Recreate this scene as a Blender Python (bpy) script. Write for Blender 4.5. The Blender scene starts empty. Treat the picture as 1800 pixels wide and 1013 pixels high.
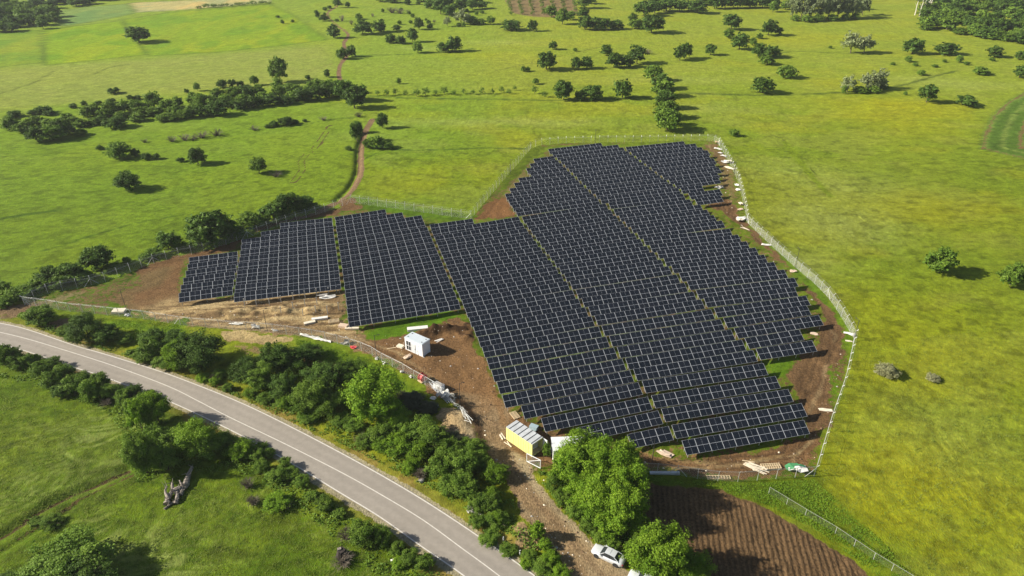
import bpy, math, random
import numpy as np
from mathutils import Vector, Matrix

random.seed(7)
RNG = np.random.default_rng(11)
PI = math.pi
R = math.radians

# ------------------------------------------------------------------ camera, sky, sun, exposure
scene = bpy.context.scene
COL = scene.collection
CAM_H = 80.0
PITCH = R(29.9)
FPX = 1250.0
SP, CP = math.sin(PITCH), math.cos(PITCH)

cam_data = bpy.data.cameras.new('camera')
cam = bpy.data.objects.new('camera', cam_data)
COL.objects.link(cam)
cam.location = (0, 0, CAM_H)
cam.rotation_euler = (PI/2 - PITCH, 0, 0)
cam_data.sensor_width = 36.0
cam_data.lens = FPX/1800*36.0
cam_data.clip_start = 1.0
cam_data.clip_end = 6000.0
scene.camera = cam

SUN_EL = R(30.0)
SUN_AZ_TRAVEL = R(3.0)          # light travels towards +X, a little away from the camera
world = bpy.data.worlds.new('World')
scene.world = world
world.use_nodes = True
wn = world.node_tree
bg = wn.nodes['Background']
sky = wn.nodes.new('ShaderNodeTexSky')
sky.sky_type = 'NISHITA'
sky.sun_disc = False
sky.sun_elevation = SUN_EL
sky.sun_rotation = R(270.0)
sky.air_density = 1.0
sky.dust_density = 1.2
wn.links.new(sky.outputs[0], bg.inputs[0])
bg.inputs[1].default_value = 0.050

sun_data = bpy.data.lights.new('sun', 'SUN')
sun_data.energy = 4.6
sun_data.angle = R(0.5)
sun_data.color = (1.0, 0.93, 0.80)
sun = bpy.data.objects.new('sun', sun_data)
COL.objects.link(sun)
d = Vector((math.cos(SUN_EL)*math.cos(SUN_AZ_TRAVEL), math.cos(SUN_EL)*math.sin(SUN_AZ_TRAVEL), -math.sin(SUN_EL)))
sun.rotation_euler = d.to_track_quat('-Z', 'Y').to_euler()
sun.location = (-200, 0, 200)

scene.view_settings.view_transform = 'Standard'
scene.view_settings.look = 'None'
scene.view_settings.exposure = 0.9
scene.view_settings.gamma = 1.0

# ------------------------------------------------------------------ helpers
def G(px, py, z=0.0):
    """world point at height z seen at photo pixel (1800 px wide frame)"""
    u = (px-900.0)/FPX; v = (py-506.5)/FPX
    t = (CAM_H-z)/(SP + v*CP)
    return Vector((u*t, (CP - v*SP)*t, z))
def depth_at(py):
    v = (py-506.5)/FPX
    return CAM_H/(SP+v*CP)
def pxm(py): return FPX/depth_at(py)

def link(o, parent=None):
    COL.objects.link(o)
    if parent: o.parent = parent
    return o
def tag(o, label=None, cat=None, group=None, kind=None):
    if label: o['label'] = label
    if cat: o['category'] = cat
    if group: o['group'] = group
    if kind: o['kind'] = kind
    return o
def empty(name, loc, rz=0.0):
    o = bpy.data.objects.new(name, None); COL.objects.link(o)
    o.location = loc; o.rotation_euler = (0, 0, rz); o.empty_display_size = 0.3
    return o
def inst(name, mesh, parent=None, loc=(0,0,0), rot=(0,0,0), scale=(1,1,1)):
    o = bpy.data.objects.new(name, mesh); COL.objects.link(o)
    if parent: o.parent = parent
    o.location = loc; o.rotation_euler = rot; o.scale = scale
    return o

class MB:
    """collects simple solids, builds ONE mesh"""
    def __init__(s): s.v = []; s.f = []; s.m = []
    def add(s, vs, fs, mi=0):
        b = len(s.v); s.v += [tuple(p) for p in vs]
        s.f += [tuple(b+i for i in f) for f in fs]; s.m += [mi]*len(fs)
    def box(s, c, d, mi=0, rz=0.0, M=None):
        x, y, z = d[0]/2, d[1]/2, d[2]/2
        vs = [Vector((a*x, b*y, e*z)) for e in (-1,1) for b in (-1,1) for a in (-1,1)]
        if M is not None: vs = [M @ p for p in vs]
        if rz: 
            Rm = Matrix.Rotation(rz, 3, 'Z'); vs = [Rm @ p for p in vs]
        cv = Vector(c); vs = [p+cv for p in vs]
        s.add(vs, [(0,2,3,1),(4,5,7,6),(0,1,5,4),(2,6,7,3),(0,4,6,2),(1,3,7,5)], mi)
    def bar(s, a, b, r, mi=0, n=5, r2=None):
        a = Vector(a); b = Vector(b); r2 = r if r2 is None else r2
        dz = (b-a).normalized()
        up = Vector((0,0,1)) if abs(dz.z) < 0.9 else Vector((1,0,0))
        dx = dz.cross(up).normalized(); dy = dz.cross(dx)
        vs = []
        for p, rr in ((a, r), (b, r2)):
            for i in range(n):
                t = 2*PI*i/n; vs.append(p + dx*math.cos(t)*rr + dy*math.sin(t)*rr)
        fs = [(i, (i+1) % n, n+(i+1) % n, n+i) for i in range(n)]
        fs += [tuple(range(n))[::-1], tuple(range(n, 2*n))]
        s.add(vs, fs, mi)
    def tube(s, pts, r, mi=0, n=5):
        for a, b in zip(pts[:-1], pts[1:]): s.bar(a, b, r, mi, n)
    def mesh(s, name, mats, smooth=False):
        me = bpy.data.meshes.new(name); me.from_pydata(s.v, [], s.f)
        for m in (mats if isinstance(mats, (list, tuple)) else [mats]): me.materials.append(m)
        me.polygons.foreach_set('material_index', s.m)
        if smooth: me.polygons.foreach_set('use_smooth', [True]*len(s.f))
        me.update(); return me
    def build(s, name, mats, parent=None, loc=(0,0,0), smooth=False, rz=0.0):
        o = inst(name, s.mesh(name, mats, smooth), parent, loc)
        o.rotation_euler = (0,0,rz); return o

def mat(name, col, rough=0.7, metal=0.0, spec=0.3, var=0.0, vscale=3.0, bump=0.0, bscale=20.0, coat=0.0, detail=5.0):
    m = bpy.data.materials.new(name); m.use_nodes = True
    nt = m.node_tree; b = nt.nodes['Principled BSDF']
    b.inputs['Base Color'].default_value = (*col, 1)
    b.inputs['Roughness'].default_value = rough; b.inputs['Metallic'].default_value = metal
    b.inputs['Specular IOR Level'].default_value = spec
    b.inputs['Coat Weight'].default_value = coat
    if var or bump:
        tc = nt.nodes.new('ShaderNodeTexCoord')
    if var:
        n = nt.nodes.new('ShaderNodeTexNoise'); n.inputs['Scale'].default_value = vscale; n.inputs['Detail'].default_value = detail
        nt.links.new(tc.outputs['Object'], n.inputs['Vector'])
        mr = nt.nodes.new('ShaderNodeMapRange'); mr.inputs[1].default_value = 0.3; mr.inputs[2].default_value = 0.7
        mr.inputs[3].default_value = 1-var; mr.inputs[4].default_value = 1+var
        nt.links.new(n.outputs[0], mr.inputs[0])
        mx = nt.nodes.new('ShaderNodeVectorMath'); mx.operation = 'SCALE'; mx.inputs[0].default_value = col
        nt.links.new(mr.outputs[0], mx.inputs['Scale']); nt.links.new(mx.outputs[0], b.inputs['Base Color'])
    if bump:
        n2 = nt.nodes.new('ShaderNodeTexNoise'); n2.inputs['Scale'].default_value = bscale; n2.inputs['Detail'].default_value = 4
        nt.links.new(tc.outputs['Object'], n2.inputs['Vector'])
        bp = nt.nodes.new('ShaderNodeBump'); bp.inputs['Strength'].default_value = bump; bp.inputs['Distance'].default_value = 0.05
        nt.links.new(n2.outputs[0], bp.inputs['Height']); nt.links.new(bp.outputs[0], b.inputs['Normal'])
    return m

def ordinal(n):
    w = ['', 'first','second','third','fourth','fifth','sixth','seventh','eighth','ninth','tenth']
    if n <= 10: return w[n]
    suf = 'th' if 10 <= n % 100 <= 20 else {1:'st',2:'nd',3:'rd'}.get(n % 10, 'th')
    return str(n)+suf

# numpy value noise
def vnoise(x, y, seed=0):
    xi = np.floor(x).astype(np.int64); yi = np.floor(y).astype(np.int64)
    xf = x-xi; yf = y-yi
    xf = xf*xf*(3-2*xf); yf = yf*yf*(3-2*yf)
    def h(a, b):
        n = (a*374761393 + b*668265263 + seed*974634777) & 0xffffffff
        n = ((n ^ (n >> 13))*1274126177) & 0xffffffff
        n = n ^ (n >> 16)
        return (n & 0xffff)/65535.0
    return (h(xi,yi)*(1-xf)+h(xi+1,yi)*xf)*(1-yf) + (h(xi,yi+1)*(1-xf)+h(xi+1,yi+1)*xf)*yf
def fbm(x, y, seed=0, oct=4):
    s = 0; a = 0.5; t = 0
    for i in range(oct):
        s = s + a*vnoise(x*(2**i)+17*i, y*(2**i)-9*i, seed+i); t += a; a *= 0.5
    return s/t
def sstep(e0, e1, x):
    t = np.clip((x-e0)/(e1-e0), 0, 1); return t*t*(3-2*t)
def polysd(X, Y, P):
    """signed distance (negative inside) to polygon P [(x,y)]"""
    d2 = np.full(X.shape, 1e18); ins = np.zeros(X.shape, bool)
    n = len(P)
    for i in range(n):
        x0, y0 = P[i]; x1, y1 = P[(i+1) % n]
        ex, ey = x1-x0, y1-y0
        L = ex*ex+ey*ey+1e-12
        t = np.clip(((X-x0)*ex+(Y-y0)*ey)/L, 0, 1)
        d2 = np.minimum(d2, (X-x0-t*ex)**2+(Y-y0-t*ey)**2)
        c = ((y0 > Y) != (y1 > Y))
        with np.errstate(divide='ignore', invalid='ignore'):
            xx = (x1-x0)*(Y-y0)/((y1-y0) if y1 != y0 else 1e-9)+x0
        ins ^= c & (X < xx)
    return np.sqrt(d2)*np.where(ins, -1, 1)
def linesd(X, Y, P):
    d2 = np.full(X.shape, 1e18)
    for (x0, y0), (x1, y1) in zip(P[:-1], P[1:]):
        ex, ey = x1-x0, y1-y0; L = ex*ex+ey*ey+1e-12
        t = np.clip(((X-x0)*ex+(Y-y0)*ey)/L, 0, 1)
        d2 = np.minimum(d2, (X-x0-t*ex)**2+(Y-y0-t*ey)**2)
    return np.sqrt(d2)
def GP(pts): return [tuple(G(*p)[:2]) for p in pts]
def smooth_poly(pts, k=6):
    """Catmull-Rom through points"""
    out = []
    n = len(pts)
    for i in range(n-1):
        p0 = Vector(pts[max(i-1,0)]); p1 = Vector(pts[i]); p2 = Vector(pts[i+1]); p3 = Vector(pts[min(i+2,n-1)])
        for j in range(k):
            t = j/k
            out.append(0.5*((2*p1)+(p2-p0)*t+(2*p0-5*p1+4*p2-p3)*t*t+(3*p1-p0-3*p2+p3)*t*t*t))
    out.append(Vector(pts[-1])); return out

# ------------------------------------------------------------------ digitised layout (photo pixels)
ROAD_UP = [(-90,552),(0,568.2),(50,580),(134,608.5),(178,621),(268,648.7),(336,673),(425,709),(510,750),(600,797),(690,847),(768,894.5),(860,956),(939,1012),(1040,1088)]
ROAD_CE = [(-90,566),(0,584.3),(48,596),(101,611.8),(201,643.7),(295,679),(350,706),(403,733.4),(500,780),(600,830.7),(672,871),(744,914.6),(812,964),(877,1012),(975,1090)]
ROAD_LO = [(-90,585),(0,605),(60,622),(117,642),(170,658),(211,673),(265,693),(322,716.6),(420,763.6),(510,813),(600,867.6),(668,909),(740,960),(815,1012),(905,1086)]
FENCE_N = [(44,537),(63,523.5),(86,516.5),(108,512),(138,507),(182,496.6),(230,479),(258,467),(295,457),(330,449),(364,441),(397,430),(443,415.5),(483,401),(510,391),(545,381),(580,370),(617,357)]
FENCE_N2 = [(617,357),(650,361),(700,368),(760,376),(800,382),(828,385)]
FENCE_N3 = [(828,385),(860,346),(897,303),(933,262)]
FENCE_N4 = [(933,262),(947,255.5),(1000,252),(1051,250.8),(1120,250.5),(1190,249.2),(1253,248),(1263,254)]
FENCE_E1 = [(1263,254),(1275,275),(1288,299),(1297,320),(1304,346),(1309,370),(1312,390)]
FENCE_E2 = [(1312,390),(1335,413),(1361,437),(1398,471),(1431,498),(1458,526),(1479,558),(1501,597)]
FENCE_E3 = [(1501,597),(1484,673),(1458,747),(1431,837)]
FENCE_S = [(1431,837),(1373,841),(1310,847),(1279,848),(1247,845),(1217,840),(1180,834),(1120,830)]
FENCE_SW = [(44,537),(85,542),(121,548),(155,551),(192,555),(247,561),(285,567),(340,574),(400,579),(466,583),(520,590),(570,598),(611,609),(648,621),(675,637.8),(706,653),(720,661.8),(748,677),(776,694),(800,716)]
FIELD_FENCE = [(1351,868),(1415,907),(1468,938),(1535,984),(1600,1024),(1680,1080)]
FENCE_POLY = FENCE_N[:-1]+FENCE_N2[:-1]+FENCE_N3[:-1]+FENCE_N4[:-1]+FENCE_E1[:-1]+FENCE_E2[:-1]+FENCE_E3[:-1]+FENCE_S[:-1]+[(1100,826),(1000,830),(930,830),(840,760)]+FENCE_SW[::-1][:-1]
DRIVE = [(800,690),(822,740),(840,775),(862,800),(888,838),(905,870),(914,905),(930,925),(962,960),(985,990),(1000,1030),(1030,1100),(1230,1100),(1150,1040),(1118,1010),(1092,992),(1045,955),(1005,915),(970,880),(945,850),(938,825),(925,812),(900,795),(880,770),(888,740),(900,722),(870,700)]
PLOUGH = [(1118,843),(1160,851),(1225,856),(1265,864),(1303,877),(1352,896),(1400,925),(1455,955),(1500,985),(1540,1030),(1600,1100),(1240,1100),(1235,1013),(1190,985),(1150,925),(1120,880)]
SAND_POND = [(385,583),(420,580),(510,592),(512,600),(470,604),(420,600),(392,595)]
GRAVEL_VERGE = ROAD_UP

# ------------------------------------------------------------------ ground sheet
def axis(segs):
    out = []
    for a, b, st in segs: out += list(np.arange(a, b, st))
    out.append(segs[-1][1]); return np.array(out)
gx = axis([(-1500,-500,50),(-500,-260,4),(-260,-110,1.6),(-110,-62,0.6),(-62,95,0.38),(95,110,0.6),(110,260,1.6),(260,500,4),(500,1500,50)])
gy = axis([(-200,30,23),(30,60,1.0),(60,132,0.36),(132,150,0.5),(150,250,0.7),(250,420,1.6),(420,800,4),(800,3000,60)])
X, Y = np.meshgrid(gx, gy)
road_poly = GP(ROAD_UP)+GP(ROAD_LO)[::-1]
sd_road = polysd(X, Y, road_poly)
sd_comp = polysd(X, Y, GP(FENCE_POLY))
sd_drive = polysd(X, Y, GP(DRIVE))
sd_plough = polysd(X, Y, GP(PLOUGH))

# wobble coordinates so that every edge is ragged
wx = (fbm(X/3.0, Y/3.0, 1, 3)-0.5)*3.0
wy = (fbm(X/3.0, Y/3.0, 2, 3)-0.5)*3.0
nl = fbm(X/22, Y/22, 5, 4)          # large patches
nm = fbm(X/6, Y/6, 6, 4)
nf = fbm(X/1.6, Y/1.6, 7, 3)
# swirls of lodged grass
th = fbm(X/30, Y/30, 21, 2)*5.0
sw = fbm((X*np.cos(th)+Y*np.sin(th))/0.9, (-X*np.sin(th)+Y*np.cos(th))/4.5, 22, 3)

def C3(*c): return np.array(c, float)
tint = np.zeros(X.shape+(3,))
def mixc(c, w):
    global tint
    w = np.clip(w, 0, 1)[..., None]
    tint = tint*(1-w) + C3(*c)*w
tint[:] = C3(0.190, 0.250, 0.024)
mixc((0.150,0.222,0.018), sstep(0.42,0.60,nl)*0.55)
mixc((0.240,0.270,0.060), sstep(0.52,0.68,fbm(X/14, Y/9, 31, 4))*0.45)
mixc((0.265,0.275,0.018), sstep(0.50,0.66,fbm(X/35+3, Y/26, 33, 4))*0.55)
# distance: the far meadow is paler, more olive
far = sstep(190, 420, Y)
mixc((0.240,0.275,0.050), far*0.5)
# right-hand meadow: flowers
def blob(cx, cy, rx, ry, ang=0.0):
    c = G(cx, cy); dx = X-c.x+wx*3; dy = Y-c.y+wy*3
    ca, sa = math.cos(ang), math.sin(ang)
    return np.exp(-(((dx*ca+dy*sa)/rx)**2+((-dx*sa+dy*ca)/ry)**2))
YEL = (0.315,0.305,0.012)
for cx, cy, rx, ry, w in ((1560,185,26,14,.9),(1580,215,22,22,.8),(1650,370,25,18,.55),(1500,150,18,12,.7),(1610,845,16,14,.8),(1720,900,20,12,.5),(1560,800,10,9,.7),
                          (1500,65,30,9,.7),(860,100,26,12,.7),(790,130,26,12,.5),(700,330,20,9,.6),(780,290,30,8,.45),(1540,560,22,16,.5),(1700,640,22,26,.5),(1500,925,10,8,.5),(1350,70,34,8,.6),
                          (60,760,9,9,.85),(30,800,8,7,.7),(690,950,6,4,.5),(160,290,26,10,.5),(60,400,30,14,.4)):
    mixc(YEL, blob(cx, cy, rx, ry)*w*0.75*(0.45+0.7*nm))
PALE = (0.270,0.310,0.100)
for cx, cy, rx, ry, w in ((1430,380,14,10,.7),(1500,400,14,12,.7),(1480,330,22,14,.6),(1420,470,9,7,.6),(1360,300,20,10,.4),(1240,190,16,7,.5),(800,215,34,5,.6),(950,215,26,5,.5),(620,240,14,5,.5),
                          (130,770,8,7,.7),(220,790,8,8,.8),(250,960,9,5,.7),(60,880,8,6,.6),(300,220,18,5,.6),(1150,140,40,8,.5),(1660,760,12,12,.4),(880,75,24,6,.6),(740,85,14,5,.6),(1700,150,30,8,.6),(1620,140,22,8,.5)):
    mixc(PALE, blob(cx, cy, rx, ry)*w*(0.35+1.0*sw))
# near-left meadow lush and darker
nearl = sstep(6, -6, polysd(X, Y, [tuple(G(-400,540)[:2])]+GP(ROAD_LO)+[tuple(G(-400,1300)[:2])]))
mixc((0.108,0.180,0.013), nearl*0.78)
mixc((0.070,0.135,0.009), nearl*sstep(0.5,0.66,fbm(X/5,Y/4,41,4))*0.45)
mixc((0.205,0.255,0.070), nearl*sstep(0.50,0.74,sw)*sstep(.42,.6,nm)*0.7)
mixc((0.170,0.240,0.020), sstep(8,-8,polysd(X,Y,GP([(-100,230),(600,190),(640,340),(590,375),(300,450),(0,530),(-100,560)])))*0.6)
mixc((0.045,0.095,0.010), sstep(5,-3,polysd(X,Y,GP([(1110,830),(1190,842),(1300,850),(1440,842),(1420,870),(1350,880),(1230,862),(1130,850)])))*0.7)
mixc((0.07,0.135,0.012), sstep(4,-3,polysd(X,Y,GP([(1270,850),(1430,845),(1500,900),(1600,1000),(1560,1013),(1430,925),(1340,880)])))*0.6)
mixc((0.050,0.095,0.008), nearl*sstep(0.60,0.72,fbm(X/1.3,Y/1.0,44,3))*0.6)
for cx, cy, rx, ry, w in ((150,770,7,5,.9),(215,790,6,6,.9),(250,975,8,4,.9),(190,955,5,3,.8),(60,850,7,4,.8),(300,1000,6,3,.7)):
    mixc((0.25,0.31,0.11), blob(cx, cy, rx, ry)*w*sstep(.45,.62,sw))
# olive dry band below the crops
mixc((0.270,0.265,0.085), sstep(6,-10,polysd(X+wx*2,Y+wy*2,GP([(-300,150),(0,120),(250,103),(580,78),(600,120),(560,150),(330,165),(0,195),(-300,235)])))*0.8*(0.6+0.5*nm))
mixc((0.225,0.255,0.045), sstep(6,-6,polysd(X+wx,Y+wy,GP([(600,110),(900,100),(1100,140),(900,160),(640,160)])))*0.5)
# crops
CROPS = [([(-260,72),(0,56),(75,53),(77,110),(0,118),(-260,140)], (0.190,0.280,0.026)),
         ([(78,52),(140,45),(214,37),(258,96),(170,106),(79,115)], (0.205,0.310,0.016)),
         ([(215,35),(300,22),(400,14),(475,8),(512,25),(576,70),(500,80),(380,92),(262,99)], (0.210,0.305,0.020)),
         ([(94,20),(160,12),(226,7),(236,24),(170,37),(107,47)], (0.190,0.275,0.090)),
         ([(228,5),(330,1),(470,-8),(478,4),(400,11),(300,19),(240,22)], (0.44,0.39,0.22)),
         ([(-260,20),(0,5),(20,10),(-260,50)], (0.26,0.29,0.08))]
crop_sd = np.full(X.shape, 1e9)
cropw = np.zeros(X.shape)
for P, c in CROPS:
    sd = polysd(X+wx*0.3, Y+wy*0.3, GP(P)); crop_sd = np.minimum(crop_sd, sd)
    w = sstep(0.8, -0.8, sd); cropw = np.maximum(cropw, w)
    v = fbm(X/11, Y/40, 51, 4)
    mixc(c, w)
    mixc((c[0]*1.30, c[1]*1.08, c[2]), w*sstep(0.45,0.65,v)*0.8)
    mixc((c[0]*0.66, c[1]*0.86, c[2]), w*sstep(0.50,0.65,fbm(X/14, Y/18, 52, 4))*0.7)
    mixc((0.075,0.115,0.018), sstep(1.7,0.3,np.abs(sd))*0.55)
PIV = [(1722,262),(1728,235),(1742,205),(1768,180),(1800,162),(1900,120),(1960,200),(1850,290)]
sdp = polysd(X, Y, GP(PIV)); wp = sstep(1,-1,sdp)
cpx = G(2050, 380); rad = -sdp*1.6
mixc((0.085,0.150,0.030), wp*1.0)
mixc((0.20,0.26,0.08), wp*sstep(0.1,0.9,np.sin(rad*0.75+wx))*0.7)
PIVS = wp*sstep(0.72,0.95,np.sin(rad*0.375+1.0+wx*.3))

# bare ground -----------------------------------------------------
soil = np.zeros(X.shape); scol = np.zeros(X.shape+(3,)); scol[:] = C3(0.205,0.122,0.066)
def mixs(c, w):
    global scol
    w = np.clip(w,0,1)[...,None]; scol = scol*(1-w)+C3(*c)*w
def addsoil(sd, c=None, amt=1.0, soft=1.5, cw=1.0):
    global soil
    w = sstep(soft, -soft, sd)*amt
    soil = np.maximum(soil, w)
    if c is not None: mixs(c, sstep(soft*1.5,-soft*0.5,sd)*cw)
Xw, Yw = X+wx*1.1, Y+wy*1.1
BROWN = (0.190,0.108,0.058); DARK = (0.095,0.055,0.032); RED = (0.225,0.115,0.055); SAND = (0.44,0.32,0.185); GRAV = (0.33,0.245,0.165); ASH = (0.26,0.215,0.17)
inside = sstep(0.6,-0.6,sd_comp)
mixc((0.105,0.165,0.016), inside*0.75)
soil = np.maximum(soil, inside*(0.30+0.35*nm))
S = lambda P: polysd(Xw, Yw, GP(P))
addsoil(S([(600,572),(640,596),(712,588),(745,572),(800,556),(812,548),(850,640),(885,712),(905,725),(950,750),(1010,775),(1100,795),(1200,812),(1330,795),(1418,772),(1425,740),(1405,700),(1385,672),(1350,655),(1330,640),(1392,632),(1432,612),(1450,575),(1442,545),(1425,510),(1400,482),(1370,460),(1330,425),(1300,395),(1272,370),(1236,362),(1262,350),(1282,350),(1300,380),(1312,396),(1350,430),(1400,478),(1440,520),(1468,558),(1480,600),(1478,650),(1465,700),(1450,755),(1428,812),(1400,830),(1310,836),(1240,834),(1170,824),(1100,818),(1010,822),(930,812),(880,790),(845,770),(820,730),(800,706),(770,683),(720,655),(680,635),(640,612)]), BROWN, 1.0)
addsoil(S([(1290,380),(1395,470),(1440,545),(1440,600),(1360,645),(1425,705),(1425,770),(1455,750),(1487,640),(1486,580),(1440,510),(1345,422),(1312,394)]), (0.165,0.098,0.055), 0.95)
addsoil(S([(1236,255),(1262,252),(1280,290),(1290,330),(1270,340),(1266,300),(1250,270)]), (0.20,0.13,0.065), 0.75)
addsoil(S([(1262,290),(1292,300),(1302,350),(1290,352),(1270,330)]), (0.21,0.15,0.07), 0.62)
addsoil(S([(836,384),(860,352),(888,345),(908,378),(880,384)]), RED, 1.0)
addsoil(S([(880,330),(930,275),(950,262),(940,285),(890,345)]), (0.2,0.14,0.07), 0.6)
addsoil(S([(240,470),(300,452),(400,430),(424,420),(418,440),(330,455),(312,525),(330,545),(250,545),(200,545),(190,525),(250,500)]), BROWN, 0.98)
addsoil(S([(150,515),(240,485),(300,470),(280,500),(215,520),(240,540),(140,545),(90,540)]), (0.17,0.115,0.06), 0.56)
addsoil(S([(44,540),(100,520),(135,512),(140,520),(90,535),(60,545)]), (0.22,0.185,0.10), 0.8)
addsoil(S([(250,545),(320,528),(412,522),(520,505),(600,508),(610,575),(640,600),(700,640),(640,618),(560,594),(460,582),(330,572),(270,562)]), (0.30,0.205,0.115), 1.0)
mixs((0.14,0.085,0.045), inside*0.6*(sd_comp < -6)*(soil < 0.7)); mixs(SAND, blob(340,545,11,3.2)*.8); mixs(SAND, blob(450,528,12,2.4)*.9); mixs(SAND, blob(520,560,11,2.2)*.8)
mixs((0.42,0.30,0.17), blob(440,556,14,2.2)*.8); mixs(DARK, blob(360,528,9,1.3)*.6); mixs(DARK, blob(520,540,9,1.6)*.45)
addsoil(S([(440,402),(500,386),(575,370),(600,366),(590,378),(500,392),(455,408)]), (0.16,0.09,0.05), 0.85)
addsoil(S([(600,352),(625,350),(680,362),(650,366),(605,372),(590,372)]), BROWN, 0.9)
addsoil(S([(628,606),(720,640),(760,690),(800,700),(770,660),(720,625),(660,600)]), BROWN, 1.0)
addsoil(S([(0,545),(44,534),(62,540),(62,556),(20,562),(-10,556)]), (0.21,0.14,0.09), .9)
addsoil(S([(60,565),(110,560),(150,575),(120,585),(70,578)]), (0.25,0.16,0.10), .7)
addsoil(S(SAND_POND), (0.45,0.34,0.19), 1.0, 0.8)
addsoil(S([(400,600),(600,622),(640,650),(690,690),(660,690),(560,650),(420,615)]), (0.27,0.19,0.10), .62)
addsoil(S([(770,720),(800,716),(830,730),(845,775),(820,790),(780,770),(760,740)]), (0.40,0.285,0.18), 1.0)
addsoil(S([(820,720),(834,735),(846,790),(836,795),(822,750)]), (0.35,0.28,0.20), 1.0)
# ragged earth spoil heap by the pit
addsoil(S([(893,925),(915,918),(950,945),(955,965),(925,968),(900,955)]), (0.42,0.285,0.17), 1.0)
addsoil(sd_drive+wx*0.35, (0.30,0.205,0.130), 1.0, 0.8)
mixs(GRAV, sstep(0.5,-1.5,sd_drive)*sstep(0.42,0.62,nm)*0.85)
for off, c in ((GP([(905,800),(950,858),(1010,925),(1090,992),(1130,1040)]), (0.40,0.32,0.23)),):
    dl = linesd(X, Y, off); mixs(c, sstep(1.6,0.3,dl+wx*0.3)*0.75*(sd_drive < 0.5))
for P, c in (([(870,745),(905,820),(945,885),(1010,960),(1060,1013)], (0.20,0.13,0.085)),([(858,748),(890,820),(925,885),(985,960),(1030,1013)], (0.22,0.145,0.09))):
    dl = linesd(X, Y, GP(P)); mixs(c, sstep(0.7,0.2,dl+wx*0.25)*0.6*(sd_drive < 0))
mixs(DARK, sstep(1.3,0.2,linesd(X,Y,GP([(805,700),(822,722),(838,750),(848,778)])))*0.9)
# ploughed field
soil = np.maximum(soil, sstep(0.7,-0.7,sd_plough+wx*0.4)); mixs((0.138,0.085,0.050), sstep(0.8,-0.2,sd_plough))
# roadside: gravel shoulder then straw-coloured verge
wr = sstep(1.15,0.6,sd_road+wx*0.16); soil = np.maximum(soil, wr); mixs((0.36,0.315,0.235), sstep(1.8,1.0,sd_road)*(sd_road > -1))
verge = sstep(3.0,1.6,sd_road+wx*0.6)*(sd_road > 0.3)
mixc((0.30,0.235,0.085), verge*(0.35+0.7*(nm > 0.5)))
rsl = sstep(1.6,0.6,sd_road+wx*.5)*nearl; soil = np.maximum(soil, rsl*0.75)
# tracks and ruts
def track(pts, w, amt, col=None, two=0.0, seedo=0):
    global soil
    P = [tuple(p[:2]) for p in smooth_poly([tuple(G(*q)) for q in pts], 5)]
    dl = linesd(X, Y, P)
    if two: dl = np.abs(dl-two)
    k = sstep(w, w*0.35, dl+wx*0.22)*amt
    soil = np.maximum(soil, k)
    if col is not None: mixs(col, sstep(w*1.8,w*0.5,dl)*0.9)
    return dl
t1 = track([(655,210),(641,235),(634,265),(634,300),(624,325),(606,348),(585,360),(560,372)], 1.7, 0.9, (0.235,0.155,0.10))
mixs((0.07,0.045,0.03), sstep(1.2,0.2,linesd(X,Y,GP([(640,232),(629,262),(627,300),(612,330),(590,352)])))*0.8)
track([(594,10),(575,25),(592,45),(612,60),(604,78),(612,92),(606,104),(598,115),(596,135),(606,150)], 1.7, 0.85, (0.24,0.15,0.10))
track([(606,104),(560,120),(520,128),(450,148),(300,170)], 1.0, 0.5)
track([(580,222),(568,240),(556,258),(531,280),(531,300),(515,320)], 0.4, 0.72, (0.09,0.07,0.03), two=0.9)
track([(-20,955),(30,925),(75,893),(120,870),(175,848),(222,828)], 0.85, 0.85, (0.06,0.04,0.022), two=0.0)
track([(-20,980),(30,948),(75,920),(130,885),(175,862),(235,836)], 0.6, 0.62, (0.09,0.065,0.03))
track([(1190,165),(1330,168),(1450,165),(1560,155),(1620,140),(1670,125)], 0.7, 0.0)
for P, w, c in (([(1200,164),(1330,167),(1460,164),(1575,152),(1640,135),(1680,125)], 1.5, (0.055,0.085,0.02)),
             ([(610,166),(700,172),(800,174),(1000,176),(1140,170)], 1.3, (0.065,0.11,0.02)),
             ([(625,98),(700,96),(790,92),(830,85)], 1.3, (0.06,0.10,0.02)),
             ([(1370,95),(1400,90),(1480,94),(1530,92)], 1.2, (0.07,0.11,0.02)),
             ([(660,262),(760,264),(860,260),(925,262)], 0.9, (0.075,0.12,0.02)),
             ([(0,385),(60,375),(100,370)], 1.4, (0.055,0.10,0.012)),
             ([(80,440),(160,415),(240,392),(320,378)], 0.7, (0.07,0.12,0.012)),
             ([(440,228),(520,222),(580,210),(620,208)], 0.8, (0.08,0.12,0.02)),
             ([(1380,250),(1410,290),(1440,325),(1460,345)], 1.6, (0.17,0.235,0.015)),
             ([(0,165),(60,145),(95,125)], 0.8, (0.11,0.12,0.03)),([(120,150),(190,120),(230,113)], 0.8, (0.11,0.12,0.03)),
             ([(870,125),(980,100),(1060,82)], 0.8, (0.12,0.13,0.03)),
             ([(620,290),(680,262),(700,262)], 0.5, (0.09,0.13,0.02))):
    dl = linesd(X, Y, [tuple(p[:2]) for p in smooth_poly([tuple(G(*q)) for q in P], 5)])
    mixc(c, sstep(w,w*0.3,dl+wx*0.5)*0.8)
# orchard earth, far
so = S([(885,0),(1010,-4),(1020,26),(985,32),(935,30),(900,24)]); addsoil(so, (0.25,0.17,0.10), 0.66, 2.5)
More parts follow.
